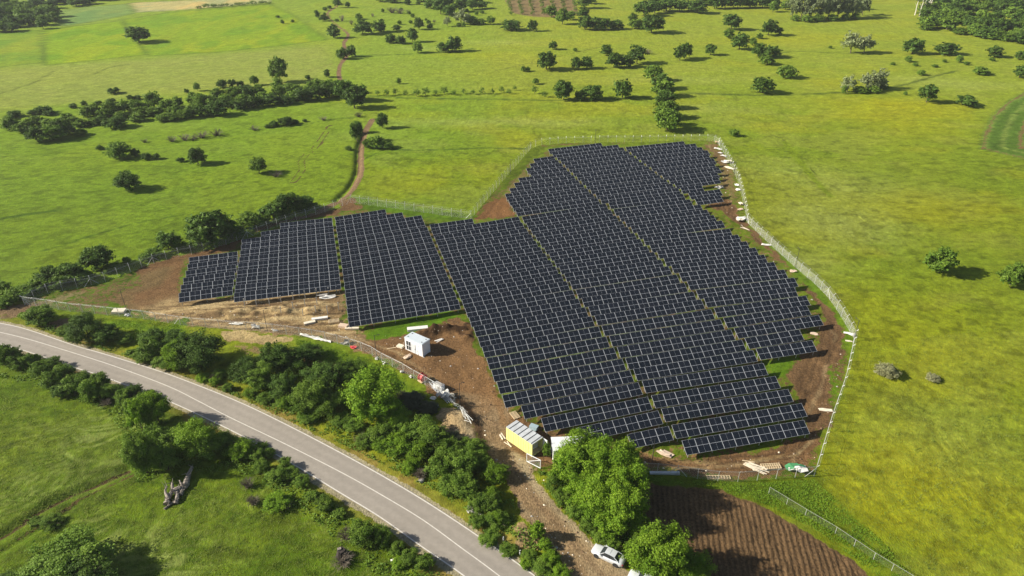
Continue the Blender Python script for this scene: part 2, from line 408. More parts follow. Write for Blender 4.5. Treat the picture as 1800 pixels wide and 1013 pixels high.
# bright grass strips in and around the compound
def grassy(P, amt=1.0, c=(0.10,0.20,0.014)):
    global soil
    w = sstep(1.4,-1.0,S(P))*amt; soil = soil*(1-w*0.92); mixc(c, w*0.9)
grassy([(640,590),(700,566),(804,548),(810,560),(760,574),(735,582),(700,590),(650,596)], .9)
grassy([(622,350),(640,350),(820,376),(835,380),(815,388),(740,383),(680,372),(640,368)], .9, (0.11,0.19,0.015))
grassy([(1338,640),(1400,628),(1392,648),(1372,664),(1355,660)], .8)
grassy([(1345,425),(1365,440),(1440,505),(1484,560),(1499,600),(1494,625),(1488,600),(1472,560),(1434,516),(1378,458)], .7)
grassy([(1462,640),(1474,640),(1468,690),(1460,715),(1455,700)], .7)
grassy([(880,330),(936,262),(960,258),(1235,248),(1228,256),(1050,258),(965,262),(930,285)], .85, (0.13,0.18,0.02))
grassy([(320,560),(300,572),(240,567),(180,560),(190,572),(300,600),(330,590)], 1, (0.14,0.23,0.015))
grassy([(620,620),(560,600),(520,598),(560,625),(640,650),(680,690),(720,720),(760,720),(740,690),(700,660)], .9, (0.13,0.22,0.016))
grassy([(195,535),(225,530),(225,548),(190,546)], .7, (0.13,0.20,0.016))
grassy([(812,550),(900,700),(905,702),(818,552)], .3)
soil = np.maximum(soil, PIVS*0.62)
soilmask = soil

# wheel tracks: pale and darker lines in the soil colour following the fence, and streaks on the sandy slope
RUT = np.zeros(X.shape)
for off, wd in ((1.9,.30),(2.9,.30),(4.0,.34),(5.1,.30),(6.3,.34),(7.4,.3)):
    RUT = np.maximum(RUT, np.exp(-((sd_comp+off+wx*0.35)/wd)**2)*sstep(0.35,0.55,fbm(X/7,Y/7,91+int(off),2)))
RUT *= sstep(0.6,0.9,soil)*(X > 8)*(sd_plough > 1)
mixs((0.085,0.050,0.030), RUT*0.85)
mixs((0.36,0.25,0.15), np.exp(-((sd_comp+3.4+wx*0.4)/.35)**2)*sstep(0.5,0.65,nm)*(X > 8)*0.7)
sandz = sstep(2,-3,S([(250,545),(320,528),(412,522),(520,505),(600,508),(610,575),(640,600),(560,594),(460,582),(330,572),(270,562)]))
stk = fbm(X/7+Y/14, (Y-X*0.12)/0.7, 95, 4)
mixs((0.52,0.39,0.24), sandz*sstep(0.50,0.62,stk)*0.85); mixs((0.13,0.08,0.05), sandz*sstep(0.47,0.38,stk)*0.75)
for P, c_, w_ in (([(610,590),(700,620),(760,665),(800,700)], (0.36,0.26,0.16), .5),([(830,570),(870,650),(905,735)], (0.27,0.15,0.075), 1.0),([(812,575),(848,660),(880,720),(885,745)], (0.27,0.15,0.075), .7),
                  ([(1130,795),(1200,812),(1300,812),(1380,800)], (0.40,0.29,0.15), .4),([(1150,822),(1240,822),(1330,812),(1400,800),(1432,770)], (0.34,0.25,0.15), .35)):
    dl = linesd(X, Y, GP(P)); mixs(c_, sstep(w_,w_*.3,dl+wx*0.3)*0.7*(0.4+nm))

# relief
Z = (fbm(X/4, Y/4, 61, 3)-0.5)*0.22*sstep(0.5,3,sd_road) + (nf-0.5)*0.10*sstep(0.2,1.5,sd_road)
Z += (sw-0.5)*0.14*(1-np.clip(soil,0,1))*sstep(1,4,sd_road)*(1-inside)
Z += (fbm(X/0.9,Y/0.9,63,2)-0.5)*0.20*np.clip(soil,0,1)*sstep(0.6,2,sd_road)*sstep(0.3,-0.8,-sd_drive+0.5)*1.0
# tyre ruts inside the compound follow the fence
for off in (2.2, 3.0, 4.4, 5.2, 6.6):
    Z -= 0.16*np.exp(-((sd_comp+off+wx*0.25)/0.28)**2)*sstep(0.6,0.9,soil)*(X > 20)
Z += ((fbm(X/0.8,Y/0.8,71,2)-0.5)*0.30)*sstep(0,-1.0,sd_plough)
def hump(px, py, rx, ry, h, rough=0.35, ang=0.0):
    global Z
    c = G(px, py); dx = X-c.x+wx*0.3; dy = Y-c.y+wy*0.3
    ca, sa = math.cos(ang), math.sin(ang)
    q = np.exp(-(((dx*ca+dy*sa)/rx)**2+((-dx*sa+dy*ca)/ry)**2))
    Z += h*q*(1+rough*(nf-0.5)*2)
hump(802,740,2.6,2.3,1.5,.2); hump(826,765,2.6,3.2,.8,.4); hump(778,582,5.0,1.4,1.1,1.4,.25); hump(818,592,1.2,2.2,.6,1.0); hump(760,632,3.0,.7,.3,1,.3)
hump(915,940,2.3,1.8,1.0,.5); hump(940,955,1.5,1.5,-.3)
hump(1160,790,5,1.2,.4,1); hump(1230,800,3,.9,.4,1); hump(620,350,5,1.5,.5,.8); hump(20,548,5,2,.6,.5); hump(1000,775,4,1.5,.3,1)
hump(450,548,14,2.0,.35,1.4); hump(560,545,10,3,.3,1.4); hump(350,555,10,2,.25,1.4)
for P, w, dep in (([(-20,950),(30,922),(75,892),(120,868),(175,846),(222,826)],0.9,-.75),([(640,232),(629,262),(627,300),(612,330),(590,352)],1.0,-.8),([(-20,985),(30,952),(75,924),(130,889)],.6,-.35)):
    dl = linesd(X, Y, [tuple(p[:2]) for p in smooth_poly([tuple(G(*q)) for q in P],5)]); Z += dep*np.exp(-(dl/w)**2)
# the road bed lies in a flat strip
flat = sstep(1.2,0.3,sd_road); Z = Z*(1-flat) - 0.06*flat
mixs((0.075,0.042,0.025), sstep(0.15,0.6,blob(782,583,6,1.9))*(0.35+0.65*sstep(.45,.55,nf)))
for cx, cy in ((830,630),(845,660),(872,705)): mixs((0.24,0.135,0.07), blob(cx,cy,3,4)*.8)
scol *= C3(0.97,0.97,0.80); scol *= (0.66+0.44*fbm(X/1.3,Y/1.3,81,3))[...,None]
tint *= (0.72+0.50*fbm(X/1.1,Y/1.1,82,3))[...,None]
tint *= (1-0.30*sstep(0.56,0.70,fbm(X/2.6,Y/2.0,84,4))*(1-cropw)*(1-far))[...,None]
tint *= (1+(sw-0.5)*0.26*(1-cropw))[...,None]

tint[...,0] *= 1-0.13*sstep(10,-40,X)*sstep(110,140,Y)*(1-cropw)
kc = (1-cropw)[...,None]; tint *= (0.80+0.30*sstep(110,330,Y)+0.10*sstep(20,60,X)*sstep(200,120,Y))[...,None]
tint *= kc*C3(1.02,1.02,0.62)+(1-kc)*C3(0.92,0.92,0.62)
# material: one for all the open ground, driven by the laid-down colours
def ground_material():
    m = bpy.data.materials.new('open_ground'); m.use_nodes = True
    nt = m.node_tree; L = nt.links; b = nt.nodes['Principled BSDF']
    N = nt.nodes.new
    a1 = N('ShaderNodeAttribute'); a1.attribute_name = 'grass_tint'
    a2 = N('ShaderNodeAttribute'); a2.attribute_name = 'soil_tint'
    a3 = N('ShaderNodeAttribute'); a3.attribute_name = 'zones'
    geo = N('ShaderNodeNewGeometry')
    sep = N('ShaderNodeSeparateColor'); L.new(a3.outputs['Color'], sep.inputs[0])
    def noise(scale, detail=4, stretch=None, rough=0.6):
        n = N('ShaderNodeTexNoise'); n.inputs['Scale'].default_value = scale; n.inputs['Detail'].default_value = detail
        n.inputs['Roughness'].default_value = rough
        if stretch:
            mp = N('ShaderNodeMapping'); mp.inputs['Scale'].default_value = stretch; mp.inputs['Rotation'].default_value = (0,0,0.3)
            L.new(geo.outputs['Position'], mp.inputs[0]); L.new(mp.outputs[0], n.inputs['Vector'])
        else: L.new(geo.outputs['Position'], n.inputs['Vector'])
        return n
    n1 = noise(0.9, 8, None, 0.72); n2 = noise(0.16, 4, (1,2.2,1)); n3 = noise(3.2, 5, (1.6,0.7,1)); n4 = noise(2.6, 6)
    def rng(src, a, bb, c, dd):
        r = N('ShaderNodeMapRange'); r.inputs[1].default_value = a; r.inputs[2].default_value = bb; r.inputs[3].default_value = c; r.inputs[4].default_value = dd
        L.new(src, r.inputs[0]); return r.outputs[0]
    def mul(a, bb):
        r = N('ShaderNodeMath'); r.operation = 'MULTIPLY'; L.new(a, r.inputs[0]); L.new(bb, r.inputs[1]); return r.outputs[0]
    g = mul(mul(rng(n1.outputs[0],.32,.68,.68,1.26), rng(n2.outputs[0],.3,.7,.85,1.15)), rng(n3.outputs[0],.3,.7,.82,1.16))
    gs = N('ShaderNodeVectorMath'); gs.operation = 'SCALE'; L.new(a1.outputs['Color'], gs.inputs[0]); L.new(g, gs.inputs['Scale'])
    # hue drift in the grass
    hs = N('ShaderNodeHueSaturation'); L.new(gs.outputs[0], hs.inputs['Color']); L.new(rng(n4.outputs[0],.3,.7,.485,.515), hs.inputs['Hue'])
    s_ = mul(rng(n4.outputs[0],.3,.7,.58,1.42), rng(n3.outputs[0],.3,.7,.78,1.22))
    ss = N('ShaderNodeVectorMath'); ss.operation = 'SCALE'; L.new(a2.outputs['Color'], ss.inputs[0]); L.new(s_, ss.inputs['Scale'])
    # plough furrows: lighter and darker stripes in the soil colour, plus bump, 0.85 m apart
    sx = N('ShaderNodeSeparateXYZ'); L.new(geo.outputs['Position'], sx.inputs[0])
    yy = N('ShaderNodeMath'); yy.operation = 'MULTIPLY_ADD'; L.new(sx.outputs[1], yy.inputs[0]); yy.inputs[1].default_value = -0.138; L.new(sx.outputs[0], yy.inputs[2])
    nn = N('ShaderNodeMath'); nn.operation = 'MULTIPLY_ADD'; L.new(n2.outputs[0], nn.inputs[0]); nn.inputs[1].default_value = 0.35; L.new(yy.outputs[0], nn.inputs[2])
    n5 = N('ShaderNodeMath'); n5.operation = 'MULTIPLY_ADD'; L.new(n4.outputs[0], n5.inputs[0]); n5.inputs[1].default_value = 0.55; L.new(nn.outputs[0], n5.inputs[2])
    fq = N('ShaderNodeMath'); fq.operation = 'MULTIPLY'; fq.inputs[1].default_value = 2*PI/0.78; L.new(n5.outputs[0], fq.inputs[0])
    sn = N('ShaderNodeMath'); sn.operation = 'SINE'; L.new(fq.outputs[0], sn.inputs[0])
    fur = mul(sn.outputs[0], sep.outputs[2])
    s2 = N('ShaderNodeVectorMath'); s2.operation = 'SCALE'; L.new(ss.outputs[0], s2.inputs[0]); L.new(rng(fur,-1,1,.80,1.15), s2.inputs['Scale']); ss = s2
    # ragged border between soil and grass
    ad = N('ShaderNodeMath'); ad.operation = 'ADD'; L.new(sep.outputs[0], ad.inputs[0]); L.new(rng(n1.outputs[0],.3,.7,-.34,.34), ad.inputs[1])
    fac = rng(ad.outputs[0], .44, .60, 0, 1)
    mx = N('ShaderNodeMix'); mx.data_type = 'RGBA'; L.new(fac, mx.inputs[0]); L.new(hs.outputs[0], mx.inputs[6]); L.new(ss.outputs[0], mx.inputs[7])
    L.new(mx.outputs[2], b.inputs['Base Color'])
    b.inputs['Roughness'].default_value = 0.95; b.inputs['Specular IOR Level'].default_value = 0.08
    hsum = N('ShaderNodeMath'); hsum.operation = 'ADD'; L.new(n1.outputs[0], hsum.inputs[0]); L.new(n3.outputs[0], hsum.inputs[1])
    h2 = N('ShaderNodeMath'); h2.operation = 'MULTIPLY_ADD'; L.new(fur, h2.inputs[0]); h2.inputs[1].default_value = 0.40; L.new(hsum.outputs[0], h2.inputs[2]); hsum = h2
    bp = N('ShaderNodeBump'); bp.inputs['Strength'].default_value = 0.7; bp.inputs['Distance'].default_value = 0.20
    L.new(hsum.outputs[0], bp.inputs['Height']); L.new(bp.outputs[0], b.inputs['Normal'])
    return m
GROUND = ground_material()

ny, nx = X.shape
V = np.stack([X.ravel(), Y.ravel(), Z.ravel()], 1)
ii = np.arange(nx-1)[None,:]+np.arange(ny-1)[:,None]*nx
Q = np.stack([ii, ii+1, ii+1+nx, ii+nx], -1).reshape(-1,4)
def cellv(A): return (A[:-1,:-1]+A[1:,:-1]+A[:-1,1:]+A[1:,1:]).ravel()/4
c_pl = cellv(sd_plough+wx*0.4) < 0; c_dr = cellv(sd_drive+wx*0.35) < 0; c_cr = cellv(crop_sd) < 0
c_so = (cellv(soil) > 0.55) & (cellv(sd_comp) < 1.0)
cls = np.where(c_pl, 1, np.where(c_dr, 2, np.where(c_cr, 3, np.where(c_so, 4, 0))))
def patch(name, sel, label):
    q = Q[sel]; used = np.unique(q); remap = np.zeros(len(V), np.int64); remap[used] = np.arange(len(used))
    me = bpy.data.meshes.new(name)
    me.vertices.add(len(used)); me.vertices.foreach_set('co', V[used].astype(np.float32).ravel())
    fl = remap[q].ravel().astype(np.int32)
    me.loops.add(len(fl)); me.loops.foreach_set('vertex_index', fl)
    me.polygons.add(len(q)); me.polygons.foreach_set('loop_start', np.arange(0, len(fl), 4, dtype=np.int32))
    me.update(calc_edges=True)
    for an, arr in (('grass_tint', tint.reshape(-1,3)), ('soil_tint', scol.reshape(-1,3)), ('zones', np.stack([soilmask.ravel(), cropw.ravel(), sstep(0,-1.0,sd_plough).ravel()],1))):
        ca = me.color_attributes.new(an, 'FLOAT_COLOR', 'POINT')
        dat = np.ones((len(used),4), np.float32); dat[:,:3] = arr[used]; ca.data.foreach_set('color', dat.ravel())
    me.polygons.foreach_set('use_smooth', np.ones(len(q), bool))
    me.materials.append(GROUND)
    o = link(bpy.data.objects.new(name, me)); tag(o, label, None, None, 'structure'); return o
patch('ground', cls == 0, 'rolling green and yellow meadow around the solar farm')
patch('ploughed_field', cls == 1, 'dark brown ploughed field with straight furrows at the bottom')
patch('dirt_driveway', cls == 2, 'rutted brown gravel driveway leading from road to site')
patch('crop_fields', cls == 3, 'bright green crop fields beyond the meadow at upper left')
patch('bare_soil', cls == 4, 'churned bare brown soil around and between the solar tables')
# height lookup for everything that stands on the ground
def gz(x, y):
    i = int(np.clip(np.searchsorted(gx, x)-1, 0, nx-2)); j = int(np.clip(np.searchsorted(gy, y)-1, 0, ny-2))
    fx = (x-gx[i])/(gx[i+1]-gx[i]); fy = (y-gy[j])/(gy[j+1]-gy[j])
    return float((Z[j,i]*(1-fx)+Z[j,i+1]*fx)*(1-fy)+(Z[j+1,i]*(1-fx)+Z[j+1,i+1]*fx)*fy)
def GG(px, py):
    p = G(px, py); p.z = gz(p.x, p.y); return p

# ------------------------------------------------------------------ road
def road_material():
    m = mat('road_asphalt', (0.235,0.205,0.172), rough=0.85, spec=0.2)
    nt = m.node_tree; b = nt.nodes['Principled BSDF']; L = nt.links
    uv = nt.nodes.new('ShaderNodeAttribute'); uv.attribute_name = 'across'
    geo = nt.nodes.new('ShaderNodeNewGeometry')
    n = nt.nodes.new('ShaderNodeTexNoise'); n.inputs['Scale'].default_value = 1.2; n.inputs['Detail'].default_value = 8; n.inputs['Roughness'].default_value = .7
    L.new(geo.outputs['Position'], n.inputs['Vector'])
    n2 = nt.nodes.new('ShaderNodeTexNoise'); n2.inputs['Scale'].default_value = 0.09; n2.inputs['Detail'].default_value = 3
    L.new(geo.outputs['Position'], n2.inputs['Vector'])
    sc = nt.nodes.new('ShaderNodeSeparateColor'); L.new(uv.outputs['Color'], sc.inputs[0])
    sn = nt.nodes.new('ShaderNodeMath'); sn.operation = 'MULTIPLY'; sn.inputs[1].default_value = 25.13; L.new(sc.outputs[0], sn.inputs[0])
    cs = nt.nodes.new('ShaderNodeMath'); cs.operation = 'COSINE'; L.new(sn.outputs[0], cs.inputs[0])
    def rng(src, a, bb, c, dd):
        r = nt.nodes.new('ShaderNodeMapRange'); r.inputs[1].default_value = a; r.inputs[2].default_value = bb; r.inputs[3].default_value = c; r.inputs[4].default_value = dd
        L.new(src, r.inputs[0]); return r.outputs[0]
    def mul(a, bb):
        r = nt.nodes.new('ShaderNodeMath'); r.operation = 'MULTIPLY'; L.new(a, r.inputs[0]); L.new(bb, r.inputs[1]); return r.outputs[0]
    f = mul(mul(rng(n.outputs[0],.3,.7,.90,1.10), rng(n2.outputs[0],.35,.65,.95,1.05)), rng(cs.outputs[0],-1,1,.955,1.03))
    vm = nt.nodes.new('ShaderNodeVectorMath'); vm.operation = 'SCALE'; vm.inputs[0].default_value = (0.300,0.268,0.228); L.new(f, vm.inputs['Scale'])
    L.new(vm.outputs[0], b.inputs['Base Color'])
    return m
M_ROAD = road_material()
M_PAINT = mat('road_paint', (0.62,0.585,0.52), rough=0.7, var=0.12, vscale=2.0)
def strip(name, A, B, z, material, label, t0=0.0, t1=1.0, thick=0.0):
    me = bpy.data.meshes.new(name); vs = []; fs = []
    n = len(A); K = 4
    for a, b in zip(A, B):
        for k in range(K+1):
            t = t0+(t1-t0)*k/K; p = a.lerp(b, t); vs.append((p.x, p.y, z))
    for i in range(n-1):
        for k in range(K):
            q = i*(K+1)+k; fs.append((q, q+1, q+K+2, q+K+1))
    me.from_pydata(vs, [], fs); me.update()
    if me.polygons[0].normal.z < 0: me.flip_normals()
    ca = me.color_attributes.new('across', 'FLOAT_COLOR', 'POINT')
    dat = np.ones((len(vs),4), np.float32); dat[:,0] = np.tile(np.linspace(t0,t1,K+1), n); ca.data.foreach_set('color', dat.ravel())
    me.materials.append(material)
    o = link(bpy.data.objects.new(name, me)); tag(o, label, None, None, 'structure'); return o
UP = smooth_poly([tuple(G(*p)) for p in ROAD_UP], 5); LO = smooth_poly([tuple(G(*p)) for p in ROAD_LO], 5); CE = smooth_poly([tuple(G(*p)) for p in ROAD_CE], 5)
UPo = []; LOo = []
for i in range(len(UP)):
    c = CE[min(i, len(CE)-1)]
    UPo.append(UP[i]+(UP[i]-LO[i]).normalized()*0.25); LOo.append(LO[i]-(UP[i]-LO[i]).normalized()*0.22)
strip('road', UPo, LOo, 0.0, M_ROAD, 'grey two lane asphalt road curving past the site')
def line(name, C, w, label, other, dz):
    A = []; B = []
    for i in range(len(C)):
        t = (C[min(i+1,len(C)-1)]-C[max(i-1,0)]).normalized(); nrm = Vector((-t.y, t.x, 0))
        A.append(C[i]+nrm*w/2); B.append(C[i]-nrm*w/2)
    return strip(name, A, B, dz, M_PAINT, label)
line('road_edge_line', UP, 0.17, 'white edge line along the far side of the road', None, 0.006)
line('road_edge_line', LO, 0.17, 'white edge line along the near side of the road', None, 0.006)
line('road_centre_line', CE, 0.15, 'white line down the middle of the road', None, 0.006)

# ------------------------------------------------------------------ solar tables
def glass_mat():
    m = bpy.data.materials.new('solar_cells'); m.use_nodes = True
    nt = m.node_tree; b = nt.nodes['Principled BSDF']; L = nt.links
    tc = nt.nodes.new('ShaderNodeTexCoord'); sp = nt.nodes.new('ShaderNodeSeparateXYZ'); L.new(tc.outputs['Object'], sp.inputs[0])
    def lines(out, period, w):
        a = nt.nodes.new('ShaderNodeMath'); a.operation = 'MULTIPLY'; a.inputs[1].default_value = 1/period; L.new(out, a.inputs[0])
        f = nt.nodes.new('ShaderNodeMath'); f.operation = 'FRACT'; L.new(a.outputs[0], f.inputs[0])
        c = nt.nodes.new('ShaderNodeMath'); c.operation = 'LESS_THAN'; c.inputs[1].default_value = w; L.new(f.outputs[0], c.inputs[0]); return c.outputs[0]
    mx = nt.nodes.new('ShaderNodeMath'); mx.operation = 'MAXIMUM'
    L.new(lines(sp.outputs[1], 0.182, 0.07), mx.inputs[0]); L.new(lines(sp.outputs[0], 0.0917, 0.06), mx.inputs[1])
    oi = nt.nodes.new('ShaderNodeObjectInfo')
    cr = nt.nodes.new('ShaderNodeMix'); cr.data_type = 'RGBA'
    cr.inputs[6].default_value = (0.0060,0.0090,0.0145,1); cr.inputs[7].default_value = (0.0095,0.0120,0.0190,1); L.new(oi.outputs['Random'], cr.inputs[0])
    c2 = nt.nodes.new('ShaderNodeMix'); c2.data_type = 'RGBA'; L.new(mx.outputs[0], c2.inputs[0]); L.new(cr.outputs[2], c2.inputs[6]); c2.inputs[7].default_value = (0.028,0.036,0.048,1)
    L.new(c2.outputs[2], b.inputs['Base Color'])
    b.inputs['Roughness'].default_value = 0.16; b.inputs['Specular IOR Level'].default_value = 0.42
    return m
M_CELL = glass_mat()
M_ALU = mat('aluminium_frame', (0.50,0.52,0.55), rough=0.6, metal=0.1, spec=0.4)
M_STEEL = mat('galvanised_steel', (0.55,0.55,0.53), rough=0.55, metal=0.3, var=0.12, vscale=4)
ML, MW, MT = 2.24, 1.22, 0.035
TILT0 = TILT = R(27)
_tr = random.Random(77)
def module_mesh():
    mb = MB(); e = 0.036; s = 0.020; h = 0.008
    x, y = ML/2, MW/2
    # glass, two half-cut fields
    for x0, x1 in ((-x+e, -h), (h, x-e)):
        mb.add([(x0,-y+s,MT-0.004),(x1,-y+s,MT-0.004),(x1,y-s,MT-0.004),(x0,y-s,MT-0.004)], [(0,1,2,3)], 0)
    mb.add([(-h,-y+s,MT-0.002),(h,-y+s,MT-0.002),(h,y-s,MT-0.002),(-h,y-s,MT-0.002)], [(0,1,2,3)], 1)
    mb.box((-x+e/2,0,MT/2),(e,2*y,MT),1); mb.box((x-e/2,0,MT/2),(e,2*y,MT),1)
    mb.box((0,-y+s/2,MT/2),(2*x-2*e,s,MT),1); mb.box((0,y-s/2,MT/2),(2*x-2*e,s,MT),1)
    mb.add([(-x+e,-y+s,0.004),(-x+e,y-s,0.004),(x-e,y-s,0.004),(x-e,-y+s,0.004)], [(0,1,2,3)], 2)
    return mb.mesh('solar_panel', [M_CELL, M_ALU, mat('module_backsheet', (0.55,0.55,0.56), rough=.6)])
MOD = module_mesh()
FRAME_ONLY = None
def frame_mesh():
    mb = MB(); x, y, e = ML/2, MW/2, 0.05
    mb.box((-x+e/2,0,MT/2),(e,2*y,MT)); mb.box((x-e/2,0,MT/2),(e,2*y,MT)); mb.box((0,-y+e/2,MT/2),(2*x-2*e,e,MT)); mb.box((0,y-e/2,MT/2),(2*x-2*e,e,MT))
    return mb.mesh('mounting_frame', M_ALU)
FRM = frame_mesh()
def bar_mesh(name, w, h, m):
    mb = MB(); mb.box((0,0,0.5),(w,h,1.0)); return mb.mesh(name, m)
POST = bar_mesh('post', 0.09, 0.06, M_STEEL)
RAIL = MB(); RAIL.box((0,0,0),(1,0.06,0.07)); RAIL = RAIL.mesh('rail', M_STEEL)
RAFT = MB(); RAFT.box((0,0,0),(0.06,1,0.07)); RAFT = RAFT.mesh('rafter', M_STEEL)

HB = 1.12+2*MW*math.sin(TILT)       # height of the back edge
HF = 1.12                           # height of the front edge
_lens = []
def solar_table(bl, br, label, group, npairs=None, missing=()):
    a = G(bl[0], bl[1], HB); b = G(br[0], br[1], HB)
    dx = b-a; Lr = dx.length; ang = math.atan2(dx.y, dx.x)
    n = npairs or max(1, round(Lr/(ML+0.022)))
    s = Lr/(n*(ML+0.022)); _lens.append((n, round(s,3)))
    root = empty('solar_table', (a.x, a.y, 0), ang)
    tag(root, label, 'solar panels', group)
    TILT = TILT0+_tr.uniform(-.012,.012)
    ct, st = math.cos(TILT), math.sin(TILT)
    for k in range(n):
        for r in range(2):
            cx = (k+0.5)*(ML+0.022)*s
            dd = (r+0.5)*(MW+0.004)          # distance down the slope from the back edge
            cy = -dd*ct; cz = HB-dd*st
            # object local up to surface normal
            nme = 'mounting_frame' if (k, r) in missing else 'solar_panel'
            inst(nme, FRM if (k, r) in missing else MOD, root, (cx, cy + MT*st*0, cz-MT), (TILT, 0, 0), (s, 1, 1))
    for dd in (0.5, 2.0):
        inst('rail', RAIL, root, (Lr/2, -dd*ct, HB-dd*st-MT-0.05), (TILT,0,0), (Lr-0.1,1,1))
    npost = max(2, int(round(Lr/4.6))+1)
    for k in range(npost):
        x = 0.5+(Lr-1.0)*k/(npost-1)
        inst('rafter', RAFT, root, (x, -1.25*ct, HB-1.25*st-MT-0.125), (TILT,0,0), (1,2.2,1))
        for dd in (0.5, 2.0):
            inst('post', POST, root, (x, -dd*ct, -0.25), (0,0,0), (1,1,HB-dd*st-MT-0.12+0.25))
    return root

# rows: (photo pixel of back-left corner, photo pixel of back-right corner)
A_ROWS = [((332,452.8),(417.3,442.1)),((329.3,464.9),(416.4,452.4)),((326.3,476.4),(414.6,464.5)),((321.7,488.8),(412.3,476.4)),((317.8,501.3),(410.2,489.7)),((314.2,515.5),(408.4,502.5))]
B_R = [(583.5,382.7),(584,391),(585.5,401.7),(587,412),(588.6,422),(590.2,433.3),(591.9,444.4),(593.4,456.4),(595,468.3),(596.4,480.8),(597.8,492.3)]
B_L = [(491.9,392.3),(458.2,407.6),(424.4,421),(423.5,431.1),(421.7,440.9),(420,452.4),(418.2,463),(416.4,475.5),(414.6,488.8),(412.8,501.6),(411,515)]
G2 = [(753.3,402.4),(757.3,412.3),(761.6,422.2),(765.7,432),(770.5,442.5),(775.2,453.2),(780,464.6),(785.3,476.9),(790.8,489.7),(796.1,502.2),(802.1,516),(808.2,529.8),(814,544.6)]       # k=-2..10
G3 = [(914,385.2),(921.6,396.6),(928.9,406.4),(936.7,416.4),(944.6,427.4),(952.9,438.5),(961.3,449.5),(970.3,461.4),(979,472.4),(988.2,485),(998,498.2),(1008.5,513.7),(1019,528),(1030.6,543),(1041.7,559),(1054.2,576.8),(1067.5,594.6),(1081.3,614.1),(1095.9,633.6),(1110.1,652.5),(1125.3,673.3),(1141.6,699),(1159,722.2),(1177.2,750.6)]  # k=-1..22
G4 = [(1066,361),(1075,372.9),(1084.5,383.2),(1095,392.6),(1105.3,402.9),(1116.8,413.7),(1127.5,424.2),(1139.5,436.6),(1151.9,447.3),(1164.3,460.6),(1177.3,472.2),(1191.5,486.7),(1205.5,501.4),(1221,517),(1235,530.6),(1252.6,548.3),(1269.4,566),(1288,583.9),(1306.9,601.6),(1326.5,620)]   # k=-1..18
def lin(a, b, t): return a+(b-a)*t
C_ROWS = []
for i, k in enumerate(range(-6, 10)):
    if k == -6: bl, br = (588,381.7),(676.8,368)
    elif k == -5: br = (707,373.3); bl = (589.2,391.8)
    elif k == -4: br = (740.5,378.4); bl = (590.4,402.0)
    else:
        if k == -3: br = (745.2,390.0)
        else:
            g = G2[k+2]; br = (g[0]-lin(2.4,3.0,(k+2)/11), g[1]-lin(3.5,3.4,(k+2)/11))
        t = (k+6)/15; x = lin(588,610.7,t); bl = (x, br[1]+(br[0]-x)*lin(.157,.161,t))
    C_ROWS.append((bl, br))
D_ROWS = [((755.1,394.8),(830.5,384.4)),((758.8,406),(911.3,381))]
for k in range(0, 11):
    g = G2[k+2]; h = G3[k+1]
    bl = (g[0]+lin(1.8,3.2,k/10), g[1]-lin(6.6,2.6,k/10))
    D_ROWS.append((bl, (h[0]-lin(3.6,2.5,k/10), h[1]-lin(5.2,4.2,k/10))))
DL = {11:(824,557.8),12:(831.8,574),13:(839.2,592.3),14:(847,609.5),15:(855,629.8),16:(863.4,650.6),17:(872.9,671.3),18:(882.2,695),19:(915.4,713.8),20:(950.9,735.5),21:(1013.3,752.4),22:(1102.2,763.5)}
DRX = {18:(1106.6,650.6),19:(1121.4,672),20:(1138.3,697.3),21:(1156.4,721.7),22:(1175,748.8)}
for k in range(11, 23):
    h = G3[k+1]; D_ROWS.append((DL[k], DRX.get(k, (h[0]-2.6, h[1]-3.2))))
ER = {19:(1340.9,638.3),20:(1362.3,661.1),21:(1384.5,683.9),22:(1408.3,708.8),23:(1412.4,738.4)}
EL = {23:(1198.1,774.6)}
E_ROWS = []
for k in range(-1, 24):
    if k in EL: bl = EL[k]
    else:
        g = G3[k+1]; bl = (g[0]+3, g[1]-lin(5,3.6,(k+1)/23))
    if k in ER: br = ER[k]
    else:
        h = G4[k+1]; br = (h[0]-lin(2.4,4.0,(k+1)/19), h[1]-lin(4.0,4.6,(k+1)/19))
    if k == -1: bl = (bl[0], bl[1]+.8); br = (br[0], br[1]+.8)
    br = (br[0]+.6, br[1]-.1)
    E_ROWS.append((bl, br))
FR = {-1:(1200.0,340.5),0:(1212.5,350.5),1:(1230.9,359.8),2:(1242.5,368.4),3:(1254.2,378),4:(1268.5,387.6),5:(1282.2,402),6:(1297.2,412.6),7:(1312.1,424.2),8:(1327.5,435.3),9:(1343,447.5),10:(1360,460.5),11:(1378,473.7),12:(1395.7,488.1),13:(1395.7,504.5),14:(1416.4,519.7),15:(1417.4,536.5),16:(1438.8,553.9),17:(1404.6,579),18:(1427.3,598.3)}
F_ROWS = []
for k in range(-1, 19):
    h = G4[k+1]; F_ROWS.append(((h[0]+lin(3,1.8,min(1,(k+1)/12)), h[1]-lin(5,7,min(1,(k+1)/12))), FR[k]))
GS_ROWS = [((1209.5,339.8),(1264.8,332.6)),((1220.5,349.6),(1266.0,343.4))]
U1 = [(975,277.7),(982.2,284.8),(989.3,291.1),(996.1,298.2),(1003.5,305.3),(1010.6,312.4),(1018.2,320.3),(1026.4,327.4),(1034.3,335.3),(1043.8,344),(1051.7,352.7)]
U2 = [(1097.4,263.4),(1106,269.8),(1114.8,276.6),(1123,283.2),(1131.8,289.5),(1141.3,296.6),(1150.8,303.7),(1160.9,311.6),(1172.1,318.7),(1183,326.6),(1193.4,335.3)]
P_L = [(937.1,279.7),(930.8,287.9),(924.5,296.3),(930.8,303.4),(910.8,313.2),(903.2,321.9),(895.3,331.4),(887.4,341.2),(892.9,350.3),(899.2,360.6),(905.5,369.6)]
